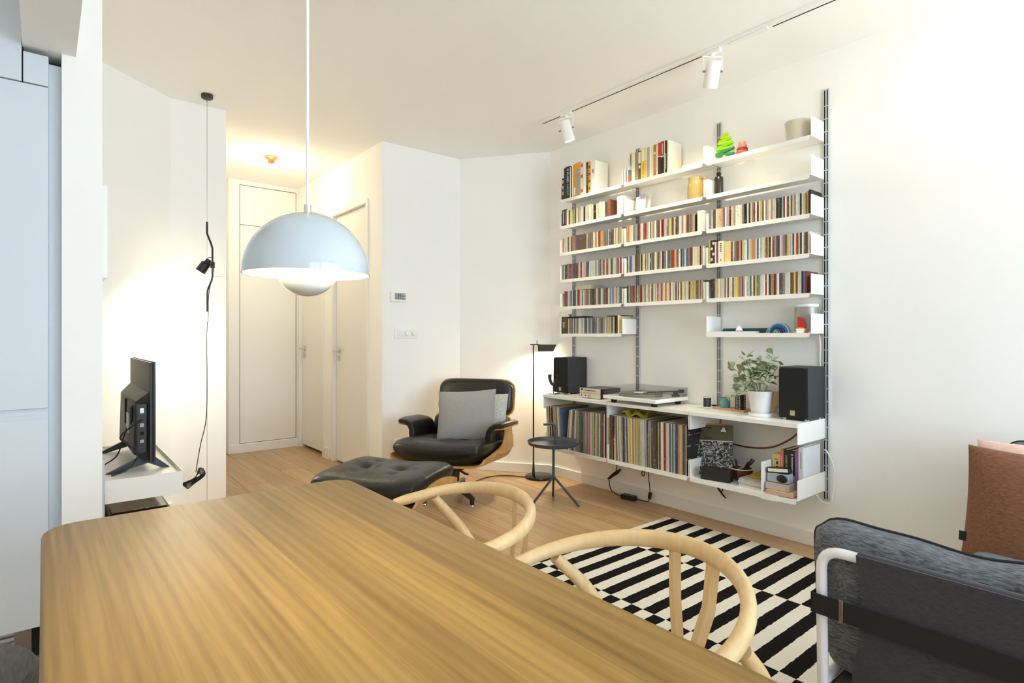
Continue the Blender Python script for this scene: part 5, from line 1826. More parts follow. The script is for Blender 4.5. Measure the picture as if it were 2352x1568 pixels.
ch = Matrix.Translation((2.41, 3.62, 0)) @ Matrix.Rotation(HEAD, 4, 'Z')
o = MB().cushion(0.47, 0.42, 0.16, ch @ back_mx((-0.045, -0.10, 0.592), 0.36, 0.10) @ Matrix.Rotation(0.07, 4, 'Z'), n=24, p=2.4, q=1.5, ear=0.055).build('cushion', 'grey_linen')
tag(o, 'grey linen cushion leaning in the lounge chair', 'cushion')
o = MB().cushion(0.42, 0.40, 0.13, ch @ back_mx((-0.125, -0.225, 0.565), 0.22, -0.05), n=20, p=2.6, q=1.6, ear=0.04).build('cushion', 'boucle')
tag(o, 'off-white boucle cushion tucked behind the grey one', 'cushion')

# ------------------------------------------------------------------ floor lamp
t = thing('floor_lamp', 'slim black floor lamp with a folded shade beside the shelving', 'lamp', (3.285, 3.64, 0))
mat('black_gloss', '0f0e0d', rough=0.08, var=0.05)
MB().lathe([(0, 0), (0.121, 0), (0.123, 0.003), (0.123, 0.018), (0.120, 0.020), (0, 0.020)], (3.285, 3.64, 0), 56).build('base', 'black_gloss', t)
MB().cyl((3.262, 3.692, 0.02), (3.262, 3.692, 1.135), 0.0065, n=14).build('pole', 'black_metal', t)
MB().cyl((3.262, 3.692, 0.02), (3.262, 3.692, 0.14), 0.013, 0.0065, n=14).build('pole_foot', 'black_metal', t)
RV = Vector((0.774, -0.634, 0))
FV = Vector((0.634, 0.774, 0))
P = Vector((3.262, 3.692, 1.138))
MB().tube([P - RV * 0.028, P + RV * 0.05], 0.0055, n=8).build('arm', 'black_metal', t)
MB().cyl(P + RV * 0.03 + Vector((0, 0, 0)), P + RV * 0.03 + Vector((0, 0, 0.035)), 0.003, n=8).build('pin', 'black_metal', t)
s0, s1 = P + RV * 0.035, P + RV * 0.195
sh = MB()
for sg in (-1, 1):
    a, b_ = s0 + FV * sg * 0.012, s1 + FV * sg * 0.012
    c_, d_ = s1 - RV * 0.03 + FV * sg * 0.060 + Vector((0, 0, -0.055)), s0 + FV * sg * 0.060 + Vector((0, 0, -0.055))
    nrm = Vector((0, 0, -1)) * 0.002
    sh.extrude([a, b_, c_, d_], nrm)
sh.extrude([s0 - FV * 0.012, s1 - FV * 0.012, s1 + FV * 0.012, s0 + FV * 0.012], (0, 0, -0.002))
sh.build('shade', 'black_metal', t)
ins = MB()
for sg in (-1, 1):
    a, b_ = s0 + FV * sg * 0.010, s1 + FV * sg * 0.010
    c_, d_ = s1 - RV * 0.028 + FV * sg * 0.057 + Vector((0, 0, -0.053)), s0 + FV * sg * 0.057 + Vector((0, 0, -0.053))
    dn = Vector((0, 0, -0.004))
    ins.extrude([a + dn, b_ + dn, c_ + dn, d_ + dn], (0, 0, 0.0012))
ins.build('shade_lining', 'white_plastic', t)
lc = s0.lerp(s1, 0.5) + Vector((0, 0, -0.045))
MB().box(lc.x - 0.02, lc.x + 0.02, lc.y - 0.02, lc.y + 0.02, lc.z + 0.018, lc.z + 0.022).build('led_panel', 'lens_glow', t)
light('floor_lamp_light', 'SPOT', lc, 13.0, WARM, target=lc + Vector((0.25, 0.2, -1)), spot_size=math.radians(150), spot_blend=0.7, shadow_soft_size=0.03)
cable('lamp_cord', 'thin dark cord running from the floor lamp along the floor', [(3.19, 3.72, 0.005), (3.10, 3.86, 0.005), (2.95, 3.92, 0.005), (2.75, 3.86, 0.005), (2.60, 3.80, 0.005), (2.50, 3.78, 0.005)], 0.004, 'dark_bronze', cat='cord', group=None)

# ------------------------------------------------------------------ tray side table
t = thing('side_table', 'round dark grey metal tray table with a hooked handle', 'side table', (2.862, 3.02, 0))
c = Vector((2.862, 3.02, 0))
MB().lathe([(0, 0.425), (0.175, 0.425), (0.186, 0.434), (0.190, 0.452), (0.187, 0.452), (0.182, 0.437), (0.172, 0.429), (0, 0.429)], c, 64).build('tray', 'grey_metal', t)
MB().cyl(c + Vector((0, 0, 0.185)), c + Vector((0, 0, 0.425)), 0.009, n=16).build('post', 'grey_metal', t)
hx = c + RV * 0.012
MB().tube(smooth_path([hx + Vector((0, 0, 0.429)), hx + Vector((0, 0, 0.50)), hx + Vector((0, 0, 0.552)), hx - RV * 0.006 + Vector((0, 0, 0.570)), hx - RV * 0.028 + Vector((0, 0, 0.576)), hx - RV * 0.085 + Vector((0, 0, 0.570))], 5), 0.0085, n=12).build('handle', 'grey_metal', t)
for (fx, fy) in ((2.945, 2.845), (2.985, 3.155), (2.715, 3.085)):
    MB().tube([c + Vector((0, 0, 0.195)), (fx, fy, 0.004)], 0.0085, n=12).build('leg', 'grey_metal', t)

# ------------------------------------------------------------------ striped rug
def rug_mat():
    m = bpy.data.materials.new('rug_wool')
    m.use_nodes = True
    nt = m.node_tree
    N, L_ = nt.nodes.new, nt.links.new
    b = nt.nodes['Principled BSDF']
    tc = N('ShaderNodeTexCoord')
    nz = N('ShaderNodeTexNoise')
    nz.inputs['Scale'].default_value = 38.0
    nz.inputs['Detail'].default_value = 2
    L_(tc.outputs['Object'], nz.inputs['Vector'])
    sb = N('ShaderNodeVectorMath'); sb.operation = 'SUBTRACT'; sb.inputs[1].default_value = (0.5, 0.5, 0.5)
    L_(nz.outputs['Color'], sb.inputs[0])
    ma = N('ShaderNodeVectorMath'); ma.operation = 'MULTIPLY_ADD'; ma.inputs[1].default_value = (0.008, 0.010, 0)
    L_(sb.outputs[0], ma.inputs[0]); L_(tc.outputs['Object'], ma.inputs[2])
    sp = N('ShaderNodeSeparateXYZ')
    L_(ma.outputs[0], sp.inputs[0])

    def cell(sock, off, size):
        a = N('ShaderNodeMath'); a.operation = 'ADD'; a.inputs[1].default_value = off
        L_(sock, a.inputs[0])
        d = N('ShaderNodeMath'); d.operation = 'DIVIDE'; d.inputs[1].default_value = size
        L_(a.outputs[0], d.inputs[0])
        f = N('ShaderNodeMath'); f.operation = 'FLOOR'
        L_(d.outputs[0], f.inputs[0])
        return f.outputs[0]
    cx = cell(sp.outputs[0], 5.85 - 0.02, 0.585)      # rug origin sits 0.02 right of a column break
    cy = cell(sp.outputs[1], 6.05, 0.0605)
    ad = N('ShaderNodeMath'); ad.operation = 'ADD'
    L_(cx, ad.inputs[0]); L_(cy, ad.inputs[1])
    md = N('ShaderNodeMath'); md.operation = 'FLOORED_MODULO'; md.inputs[1].default_value = 2.0
    L_(ad.outputs[0], md.inputs[0])
    mx = N('ShaderNodeMix'); mx.data_type = 'RGBA'
    mx.inputs[6].default_value = (*lin('e6dfd0'), 1)
    mx.inputs[7].default_value = (*lin('1d1b1a'), 1)
    L_(md.outputs[0], mx.inputs[0])
    L_(mx.outputs[2], b.inputs['Base Color'])
    b.inputs['Roughness'].default_value = 1.0
    b.inputs['Specular IOR Level'].default_value = 0.05
    n2 = N('ShaderNodeTexNoise'); n2.inputs['Scale'].default_value = 260.0
    L_(tc.outputs['Object'], n2.inputs['Vector'])
    bp = N('ShaderNodeBump'); bp.inputs['Strength'].default_value = 0.5; bp.inputs['Distance'].default_value = 0.004
    L_(n2.outputs[0], bp.inputs['Height']); L_(bp.outputs[0], b.inputs['Normal'])
    MATS['rug_wool'] = m


rug_mat()
rg = MB().box(-1.20, 0.585 + 0.02, -2.42, 0.046, 0.0005, 0.010)
o = rg.build('rug', 'rug_wool', None, world=False, bevel=0.003)
o.location = (2.61, 2.253, 0)
tag(o, 'flat-woven rug with offset black and white stripes', 'rug')

# ------------------------------------------------------------------ dining table (glued oak boards)
t = thing('dining_table', 'oak dining table with a rounded top made of wide boards', 'table', (0.3925, 0.7, 0))
TX0, TX1, TY0, TY1, TZ = -0.005, 0.79, -0.35, 1.852, 0.74


def ring(ins, z, r=0.075, k=10):
    out = []
    for (cx, cy, a0) in ((TX1 - r, TY1 - r, 0), (TX0 + r, TY1 - r, PI / 2), (TX0 + r, TY0 + r, PI), (TX1 - r, TY0 + r, 1.5 * PI)):
        for q in range(k + 1):
            a = a0 + PI / 2 * q / k
            out.append((cx + (r - ins) * math.cos(a), cy + (r - ins) * math.sin(a), z))
    return out


prof = [(0.012, TZ), (0.007, TZ - 0.0012), (0.003, TZ - 0.0045), (0.0005, TZ - 0.010), (0, TZ - 0.016), (0.002, TZ - 0.022), (0.008, TZ - 0.028), (0.018, TZ - 0.031)]
rings = [ring(i_, z_) for (i_, z_) in prof]
nr = len(rings[0])
tv = [p for r_ in rings for p in r_]
tf = [tuple(range(nr))]
for i in range(len(rings) - 1):
    for k in range(nr):
        k2 = (k + 1) % nr
        tf.append((i * nr + k, (i + 1) * nr + k, (i + 1) * nr + k2, i * nr + k2))
tf.append(tuple((len(rings) - 1) * nr + k for k in range(nr))[::-1])
full = bpy.data.meshes.new('top')
full.from_pydata(tv, [], tf)
cuts = [-0.1, 0.085, 0.150, 0.294, 0.405, 0.517, 0.640, 0.9]
top = empty_part('table_top', t)
for i in range(len(cuts) - 1):
    bm = bmesh.new()
    bm.from_mesh(full)
    bmesh.ops.recalc_face_normals(bm, faces=bm.faces)
    for (cx, nrm) in ((cuts[i], (-1, 0, 0)), (cuts[i + 1], (1, 0, 0))):
        rt = bmesh.ops.bisect_plane(bm, geom=bm.verts[:] + bm.edges[:] + bm.faces[:], plane_co=(cx, 0, 0), plane_no=nrm, clear_outer=True)
        ee = [g for g in rt['geom_cut'] if isinstance(g, bmesh.types.BMEdge)]
        if len(ee) > 2:
            bmesh.ops.contextual_create(bm, geom=ee)
    me = bpy.data.meshes.new('board')
    bm.transform(wm(top).inverted())
    bm.to_mesh(me)
    bm.free()
    me.polygons.foreach_set('use_smooth', [True] * len(me.polygons))
    me.set_sharp_from_angle(angle=math.radians(40))
    me.materials.append(MATS['table_oak'])
    o = bpy.data.objects.new('board', me)
    o.parent = top
    COL.objects.link(o)
for (lx, ly) in ((0.09, 1.72), (0.695, 1.72), (0.09, -0.22), (0.695, -0.22)):
    MB().cyl((lx + (0.02 if lx < 0.4 else -0.02), ly, 0.0), (lx, ly, 0.705), 0.020, 0.034, n=20).build('leg', 'chair_oak', t)
ap = MB()
ap.box(0.09, 0.695, 1.70, 1.722, 0.63, 0.708)
ap.box(0.09, 0.695, -0.222, -0.20, 0.63, 0.708)
ap.box(0.078, 0.098, -0.22, 1.72, 0.63, 0.708)
ap.box(0.687, 0.707, -0.22, 1.72, 0.63, 0.708)
ap.build('apron', 'chair_oak', t)

# ------------------------------------------------------------------ round-backed dining chairs
mat('paper_cord', 'd9c39a', rough=0.9, var=0.15, vscale=60, bump=0.5, bscale=220)


def dining_chair(label, loc, yaw, a, w, zb, za):
    t = thing('dining_chair', label, 'chair', loc, yaw, group='dining chairs at the table')
    pts, ru, rv = [], [], []
    n = 44
    for i in range(n + 1):
        th = (-1.16 + 2.32 * i / n) * PI / 2
        if abs(th) <= PI / 2:
            x, y = a * math.cos(th) - a, w * math.sin(th)
        else:
            e = abs(th) - PI / 2
            x, y = -a - e * 0.45, math.copysign(w - e * 0.03, th)
        k = min(1.2, -x / (a + 0.1))
        pts.append((x, y, zb + (za - zb) * k))
        g = math.cos(min(abs(th), PI / 2)) ** 1.2
        ru.append(0.0155 + 0.006 * g)
        rv.append(0.0165 - 0.003 * g)
    for q in (0, -1):
        ru[q] *= 0.75; rv[q] *= 0.75
    MB().tube(pts, ru, n=16, ry=rv, up=(0, 0, 1)).build('top_rail', 'chair_oak', t, world=False, ang=60)
    for s_ in (1, -1):
        MB().tube(smooth_path([(0.03, s_ * 0.185, 0), (0.0, s_ * 0.195, 0.22), (-0.035, s_ * 0.21, 0.43), (-0.105, s_ * (w - 0.03), 0.58), (-0.20, s_ * (w - 0.010), za + 0.5 * (zb - za) - 0.022)], 6),
                  [0.014 + 0.005 * math.sin(PI * k / 24) for k in range(25)], n=12).build('leg', 'chair_oak', t, world=False)
        MB().tube([(-0.46, s_ * 0.235, 0), (-0.45, s_ * 0.225, 0.40), (-0.45, s_ * 0.225, 0.455)], [0.012, 0.019, 0.017], n=14).build('leg', 'chair_oak', t, world=False)
        # wishbone splat: two flat strips
        MB().tube([(-0.004, s_ * 0.052, zb - 0.016), (-0.012, s_ * 0.045, 0.62), (-0.03, s_ * 0.022, 0.52), (-0.04, s_ * 0.012, 0.435)], 0.0055, n=4, ry=0.0175, up=(1, 0, 0)).build('back_strip', 'chair_oak', t, world=False, ang=30)
        MB().tube([(-0.455, s_ * 0.23, 0.26), (-0.01, s_ * 0.20, 0.26)], 0.010, n=10).build('stretcher', 'chair_oak', t, world=False)
    MB().tube([(-0.45, -0.225, 0.415), (-0.45, 0.225, 0.415)], 0.013, n=10).build('seat_rail', 'chair_oak', t, world=False)
    MB().tube([(-0.035, -0.205, 0.415), (-0.035, 0.205, 0.415)], 0.013, n=10).build('seat_rail', 'chair_oak', t, world=False)

    def seat(u, v):
        x = -0.462 + 0.44 * u
        hw = 0.235 - 0.03 * u
        b_ = 2 * v - 1
        return (x, hw * b_, 0.440 - 0.016 * (1 - b_ ** 4) * (1 - (2 * u - 1) ** 4))
    MB().sheet(seat, 14, 14, 0.030).build('woven_seat', 'paper_cord', t, world=False)
    return t


dining_chair('pale oak dining chair with a bent rail, nearest the sofa', (1.134, 0.736, 0), -0.076, 0.293, 0.261, 0.739, 0.672)
dining_chair('pale oak dining chair with a bent rail, nearest the lounge chair', (1.065, 1.252, 0), -0.334, 0.215, 0.266, 0.749, 0.70)

# felt-topped stool at the kitchen side of the table
t = thing('stool', 'low stool with a grey felt seat half hidden by the table corner', 'stool', (-0.21, 1.735, 0))
MB().lathe([(0, 0.405), (0.185, 0.405), (0.205, 0.42), (0.208, 0.44), (0.195, 0.462), (0.16, 0.470), (0, 0.472)], (-0.21, 1.735, 0), 48).build('seat', 'felt', t)
for k in range(4):
    a = PI / 4 + k * PI / 2
    MB().cyl((-0.21 + 0.19 * math.cos(a), 1.735 + 0.19 * math.sin(a), 0), (-0.21 + 0.14 * math.cos(a), 1.735 + 0.14 * math.sin(a), 0.406), 0.014, 0.018, n=12).build('leg', 'chair_oak', t)
# ------------------------------------------------------------------ tube-framed sofa seen from behind
mat('white_tube', 'e8ebf0', rough=0.25, var=0.01, coat=0.4)
mat('black_webbing', '121214', rough=0.8, var=0.15, vscale=200)
mat('black_piping', '101012', rough=0.7)
t = thing('tube_sofa', 'sofa with white tube frame, dark canvas back and black straps, seen from behind', 'sofa', (1.95, -0.15, 0))
SX, SY = 1.590, 0.652


def bend(pts, r, k=6):
    """round the inner corners of a polyline"""
    P_ = [Vector(p) for p in pts]
    out = [P_[0]]
    for i in range(1, len(P_) - 1):
        a, b_, c_ = P_[i - 1], P_[i], P_[i + 1]
        d1, d2 = (a - b_).normalized(), (c_ - b_).normalized()
        p0, p1 = b_ + d1 * r, b_ + d2 * r
        for q in range(k + 1):
            s_ = q / k
            out.append(p0 * (1 - s_) ** 2 + b_ * 2 * s_ * (1 - s_) + p1 * s_ ** 2)
    out.append(P_[-1])
    return out


YE = -0.95
MB().tube(bend([(SX + 0.02, SY, 0.0), (SX, SY, 0.655), (SX, YE, 0.655), (SX + 0.02, YE, 0.0)], 0.055), 0.0135, n=16).build('back_frame', 'white_tube', t, ang=60)
for yy in (SY, YE):
    MB().tube(bend([(SX + 0.012, yy, 0.30), (SX + 0.80, yy, 0.33), (SX + 0.80, yy, 0.0)], 0.05), 0.0135, n=14).build('side_frame', 'white_tube', t, ang=60)


def canvas_fn(u, v):
    # u along the sofa, v from the top tube downwards
    y0 = 0.562 - 0.02 * math.sin(PI * min(1, v * 1.6)) + 0.03 * v
    y = y0 + (YE + 0.09 - y0) * u
    return (SX - 0.016 + 0.05 * v, y, 0.668 - 0.47 * v)


MB().sheet(canvas_fn, 24, 16, 0.004).build('canvas_back', 'canvas', t)
MB().tube([(SX, 0.562, 0.655), (SX, YE + 0.09, 0.655)], 0.0175, n=16).build('canvas_sleeve', 'canvas', t)
for zc in (0.515, 0.235):
    st = MB()
    pts = [(SX - 0.017, SY + 0.016, zc), (SX - 0.018, YE - 0.016, zc - 0.004), (SX + 0.018, YE - 0.018, zc), (SX + 0.019, SY + 0.018, zc)]
    st.extrude([(SX - 0.0195, SY + 0.017, zc - 0.026), (SX - 0.0195, YE - 0.017, zc - 0.026), (SX - 0.0195, YE - 0.017, zc + 0.026), (SX - 0.0195, SY + 0.017, zc + 0.026)], (-0.0022, 0, 0))
    st.extrude([(SX - 0.0217, SY + 0.0155, zc - 0.026), (SX - 0.0217, SY + 0.0155, zc + 0.026), (SX + 0.02, SY + 0.0155, zc + 0.026), (SX + 0.02, SY + 0.0155, zc - 0.026)], (0, 0.0022, 0))
    st.build('strap', 'black_webbing', t)
    MB().box(SX - 0.025, SX - 0.0205, SY - 0.062, SY - 0.052, zc - 0.029, zc + 0.029).build('strap_slider', 'steel', t, bevel=0.001)


def back_cushion(nm, x0, ya, yb, zb, zt, th, parent, wav=0.0, seed=0.0):
    n1, n2 = 40, 16

    def f(u, v, s_):
        a, b_ = 2 * u - 1, 2 * v - 1
        k = max(0, 1 - abs(a) ** 8) ** 0.34 * max(0, 1 - abs(b_) ** 8) ** 0.34
        y = ya + (yb - ya) * u
        y -= (yb - ya) / 2 * 0.05 * a * max(0.0, b_) ** 9
        z = zb + (zt - zb) * v
        z += wav * v * (0.009 * math.sin(u * 9 + seed + 1.2) + 0.003 * math.sin(u * 23 + 1.3 + seed)) - 0.035 * abs(a) ** 14 * v ** 6
        rip = wav * 0.010 * math.sin(u * 60 + seed) * v ** 2 * (1 - v) * 4
        return Vector((x0 + s_ * (th / 2 * k + rip * (s_ < 0)) + 0.03 * (1 - v), y, z))
    mb = MB()
    for s_ in (-1, 1):
        P_ = [[f(i / n1, j / n2, s_) for j in range(n2 + 1)] for i in range(n1 + 1)]
        vs = [p for r_ in P_ for p in r_]
        W = n2 + 1
        fs = [(i * W + j, (i + 1) * W + j, (i + 1) * W + j + 1, i * W + j + 1) for i in range(n1) for j in range(n2)]
        mb.add(vs, fs if s_ > 0 else [q[::-1] for q in fs])
    o = mb.build(nm, 'grey_melange', parent, merge=True, ang=70)
    # piping follows the rim
    rim = [f(i / n1, 1.0, 0) for i in range(n1 + 1)]
    rim = [f(0, j / n2, 0) for j in range(0, n2)] + rim + [f(1.0, j / n2, 0) for j in range(n2 - 1, -1, -1)]
    MB().tube(rim, 0.0042, n=8).build('piping', 'black_piping', o)
    return o


back_cushion('back_cushion', SX + 0.085, 0.705, -0.155, 0.36, 0.715, 0.145, t, 1.0)
back_cushion('back_cushion', SX + 0.085, -0.165, -0.98, 0.36, 0.715, 0.145, t, 1.0, 2.0)
for (ya, yb) in ((0.69, -0.145), (-0.155, -0.97)):
    sc_ = MB().cushion(0.74, abs(ya - yb), 0.15, Matrix.Translation((SX + 0.43, (ya + yb) / 2, 0.375)), n=22, p=14, q=5).build('seat_cushion', 'grey_melange', t)
    pr_ = [(SX + 0.06, yb + 0.012, 0.40), (SX + 0.06, ya - 0.012, 0.40)]
    MB().tube(pr_, 0.004, n=6).build('piping', 'black_piping', sc_)
MB().box(SX + 0.03, SX + 0.79, YE + 0.02, SY - 0.02, 0.285, 0.298).build('seat_deck', 'canvas', t)

# second sofa along the wall, with throw cushions
t = thing('wall_sofa', 'grey piped sofa along the wall, its back cushion just showing behind the throw cushions', 'sofa', (2.95, -0.25, 0))
WY = 0.585
back_cushion('back_cushion', 3.27, WY, -0.25, 0.36, 0.765, 0.15, t, 0.4, 1.0)
back_cushion('back_cushion', 3.27, -0.26, -1.08, 0.36, 0.765, 0.15, t, 0.4, 3.0)
for (ya, yb) in ((WY, -0.245), (-0.255, -1.08)):
    MB().cushion(0.66, abs(ya - yb), 0.14, Matrix.Translation((2.93, (ya + yb) / 2, 0.325)), n=20, p=14, q=5).build('seat_cushion', 'grey_melange', t)
MB().box(2.62, 3.34, -1.08, WY, 0.22, 0.252).build('seat_deck', 'canvas', t)
for yy in (WY - 0.03, -1.05):
    MB().tube([(3.36, yy, 0.0), (3.38, yy, 0.70)], 0.0135, n=12).build('back_leg', 'white_tube', t)
    MB().tube([(2.64, yy, 0.0), (2.64, yy, 0.235)], 0.0135, n=12).build('front_leg', 'white_tube', t)
MB().tube([(3.38, WY - 0.03, 0.70), (3.38, -1.05, 0.70)], 0.0135, n=12).build('back_rail', 'white_tube', t)


def facing(c, yaw, tilt, roll=0.0):
    """cushion standing up, face towards -x before yaw; x across, y up"""
    m = face_mx((0, 0, 0), (0, -1, 0), (math.sin(tilt), 0, math.cos(tilt)))
    return Matrix.Translation(c) @ Matrix.Rotation(yaw, 4, 'Z') @ m @ Matrix.Rotation(roll, 4, 'Z')


t = thing('throw_cushion', 'rust brown linen cushion on the wall sofa', 'cushion', (2.86, 0.36, 0.40))
MB().cushion(0.53, 0.50, 0.18, facing((2.865, 0.365, 0.522), 0.04, 0.22, -0.03), n=26, p=2.4, q=1.5, ear=0.045).build('pad', 'brown_linen', t)
MB().obox((2.815, 0.622, 0.425), (0.003, 0.024, 0.036), rot3(0, 0.2, 0)).build('label_tag', 'black_webbing', t)
o = MB().cushion(0.55, 0.50, 0.16, facing((3.03, 0.345, 0.545), 0.0, 0.24, 0.05), n=24, p=2.4, q=1.5, ear=0.055).build('throw_cushion', 'pink_linen')
tag(o, 'pale pink cushion behind the brown one', 'cushion')

# ------------------------------------------------------------------ pendant lamp above the table
PX, PY, PZ = 0.392, 1.098, 1.333
t = thing('pendant_lamp', 'pale grey dome pendant lamp with a half-globe below, over the table', 'lamp', (PX, PY, PZ - 0.05))
mat('enamel', 'bcc7cc', rough=0.1, var=0.01, coat=1.0)
mat('enamel_inside', 'f7f6f0', rough=0.5, var=0.01)
RD = 0.1165
dome = [(RD * math.cos(PI / 2 * k / 20), 0.119 * math.sin(PI / 2 * k / 20)) for k in range(20)] + [(0.006, 0.119)]
MB().lathe(dome, (PX, PY, PZ), 72).build('dome', 'enamel', t)
inner = [((RD - 0.0025) * math.cos(PI / 2 * k / 20), 0.1165 * math.sin(PI / 2 * k / 20)) for k in range(20)] + [(0.004, 0.1165)]
MB().lathe(inner[::-1] + [(RD, 0.0)], (PX, PY, PZ), 72).build('dome_lining', 'enamel_inside', t)
RBL = 0.0585
bowl = [(0.0, -0.0585)] + [(RBL * math.sin(PI / 2 * k / 16), -RBL * math.cos(PI / 2 * k / 16)) for k in range(1, 17)]
MB().lathe(bowl, (PX, PY, PZ + 0.017), 56).build('half_globe', 'enamel', t)
MB().lathe([(0.0565, 0.0), (0.0565 * 0.8, -0.034), (0.03, -0.0475), (0, -0.0555)], (PX, PY, PZ + 0.017), 48).build('globe_lining', 'enamel_inside', t)
MB().cyl((PX, PY, PZ + 0.117), (PX, PY, PZ + 0.134), 0.0068, n=16).build('cord_grip', 'chrome', t)
MB().tube([(PX, PY, PZ + 0.134), (PX, PY, CE)], 0.0030, n=8).build('cord', 'white_plastic', t)
MB().lathe([(0, 0), (0.045, 0), (0.05, -0.012), (0.01, -0.03), (0, -0.03)], (PX, PY, CE - 0.0005), 24).build('canopy', 'white_plastic', t)
mat('bulb_glow', 'ffffff', rough=0.4, emit='ffdf9e', estr=30.0)
MB().ball((PX, PY, PZ + 0.030), 0.022, n=18, m=12).build('bulb', 'bulb_glow', t)
light('pendant_light', 'POINT', (PX, PY, PZ + 0.062), 3.2, WARM, shadow_soft_size=0.022)

# ------------------------------------------------------------------ clamp lamp on a floor-to-ceiling cord
CX_, CY_ = 0.848, 4.262
t = thing('clamp_lamp', 'black clamp spotlight on a bent rod strung from ceiling to floor', 'lamp', (CX_, CY_, 0))
MB().lathe([(0, 0), (0.036, 0), (0.036, -0.022), (0.033, -0.026), (0, -0.026)], (CX_, CY_, CE - 0.0005), 28).build('canopy', 'tv_plastic', t)
MB().cyl((CX_, CY_, 0.03), (CX_, CY_, CE - 0.026), 0.0014, n=6).build('steel_wire', 'steel', t)
MB().cyl((CX_, CY_, CE - 0.05), (CX_, CY_, CE - 0.026), 0.003, n=8).build('wire_end', 'steel', t)
MB().lathe([(0, 0), (0.022, 0), (0.022, 0.03), (0.006, 0.04), (0.004, 0.09), (0, 0.09)], (CX_, CY_, 0.0), 16).build('floor_weight', 'steel', t)
c = Vector((CX_, CY_, 0))
rod = [c + Vector((0, 0, 1.977)), c + Vector((0, 0, 1.90))] + [c + RV * 0.034 * k + Vector((0, 0, 1.90 - 0.085 * k)) for k in (0.25, 0.5, 0.75)] + \
      [c + RV * 0.036 + Vector((0, 0, 1.80)), c + RV * 0.037 + Vector((0, 0, 1.62)), c + RV * 0.030 + Vector((0, 0, 1.585)), c + RV * 0.008 + Vector((0, 0, 1.535)), c + Vector((0, 0, 1.51)), c + Vector((0, 0, 1.375))]
MB().tube(rod, 0.0065, n=10).build('rod', 'black_metal', t)
j = c + RV * 0.037 + Vector((0, 0, 1.688))
MB().cyl(j + Vector((0, 0, -0.02)), j + Vector((0, 0, 0.02)), 0.014, n=14).build('clamp', 'black_plastic', t)
MB().tube([j + Vector((0, 0, -0.075)), j + RV * 0.06 + Vector((0, 0, -0.075))], 0.002, n=6).build('stop_pin', 'steel', t)
ax = (-RV * 0.56 - FV * 0.10 + Vector((0, 0, -0.82))).normalized()
hb = j - RV * 0.030 + Vector((0, 0, 0.028))
q_ = ax.to_track_quat('Z', 'Y').to_matrix()
MB().lathe([(0, -0.012), (0.016, -0.012), (0.018, 0.012), (0.030, 0.022), (0.032, 0.085), (0.028, 0.088), (0, 0.088)], hb, 24, q_).build('socket', 'black_plastic', t)
MB().tube([hb + ax * 0.03, j], 0.008, n=8).build('socket_arm', 'black_plastic', t)
mat('bulb_frost', 'fff8ea', rough=0.35, emit='ffe2ad', estr=6.0)
MB().lathe([(0.020, 0.088), (0.024, 0.105), (0.050, 0.150), (0.060, 0.165), (0.060, 0.172), (0.045, 0.182), (0, 0.188)], hb, 32, q_).build('reflector_bulb', 'bulb_frost', t)
lp = hb + ax * 0.215
light('clamp_lamp_light', 'SPOT', lp, 34.0, WARM, target=lp + ax + FV * 0.35 - RV * 0.25, spot_size=math.radians(155), spot_blend=1.0, shadow_soft_size=0.05)
MB().tube(smooth_path([hb + Vector((0, 0, 0.02)), j + Vector((0, 0, 0.045)), j + RV * 0.004 + Vector((0, 0, -0.05)), c + RV * 0.012 + Vector((0, 0, 1.50)), c + RV * 0.008 + Vector((0, 0, 1.35)), c - RV * 0.003 + Vector((0, 0, 1.2)),
                       c + Vector((0, 0, 0.95)), c - RV * 0.006 + Vector((0, 0, 0.66)), c - RV * 0.045 + Vector((0, 0, 0.48)), c - RV * 0.075 + Vector((0, 0, 0.30))], 6), 0.003, n=6).build('cord', 'black_cable', t)
cb = c - RV * 0.085 + Vector((0, 0, 0.26))
cl_ = MB()
for k in range(6):
    o1 = (k - 2.5) * 0.006
    cl_.tube(smooth_path([cb + RV * (0.045 + o1) + Vector((0, 0, 0.05 + o1)), cb + RV * (0.055 + o1) + Vector((0, 0, 0.02)), cb + Vector((0, 0, -0.02 - o1)), cb - RV * (0.06 - o1) + Vector((0, 0, -0.055 - o1)), cb - RV * (0.066 - o1) + Vector((0, 0, -0.035)), cb + FV * o1 + Vector((0, 0, 0.0)), cb + RV * (0.03) + Vector((0, 0, 0.05 + o1)), cb + RV * (0.045 + o1) + Vector((0, 0, 0.05 + o1))], 4), 0.003, n=6)
cl_.build('cord_coil', 'black_cable', t)

# ------------------------------------------------------------------ hall ceiling lamp
t = thing('ceiling_lamp', 'small wooden lamp socket with a bare bulb on the hall ceiling', 'lamp', (1.594, 5.385, CE))
mat('turned_wood', '9a6a34', rough=0.5, var=0.15, vscale=30)
MB().lathe([(0, 0), (0.058, 0), (0.058, -0.008), (0.045, -0.016), (0.030, -0.030), (0.026, -0.065), (0, -0.065)], (1.594, 5.385, CE - 0.0005), 32).build('socket', 'turned_wood', t)
MB().ball((1.594, 5.385, CE - 0.092), 0.030, n=18, m=12).build('bulb', 'bulb_glow', t)
light('hall_lamp_light', 'POINT', (1.594, 5.385, CE - 0.14), 4.5, WARM, shadow_soft_size=0.035)

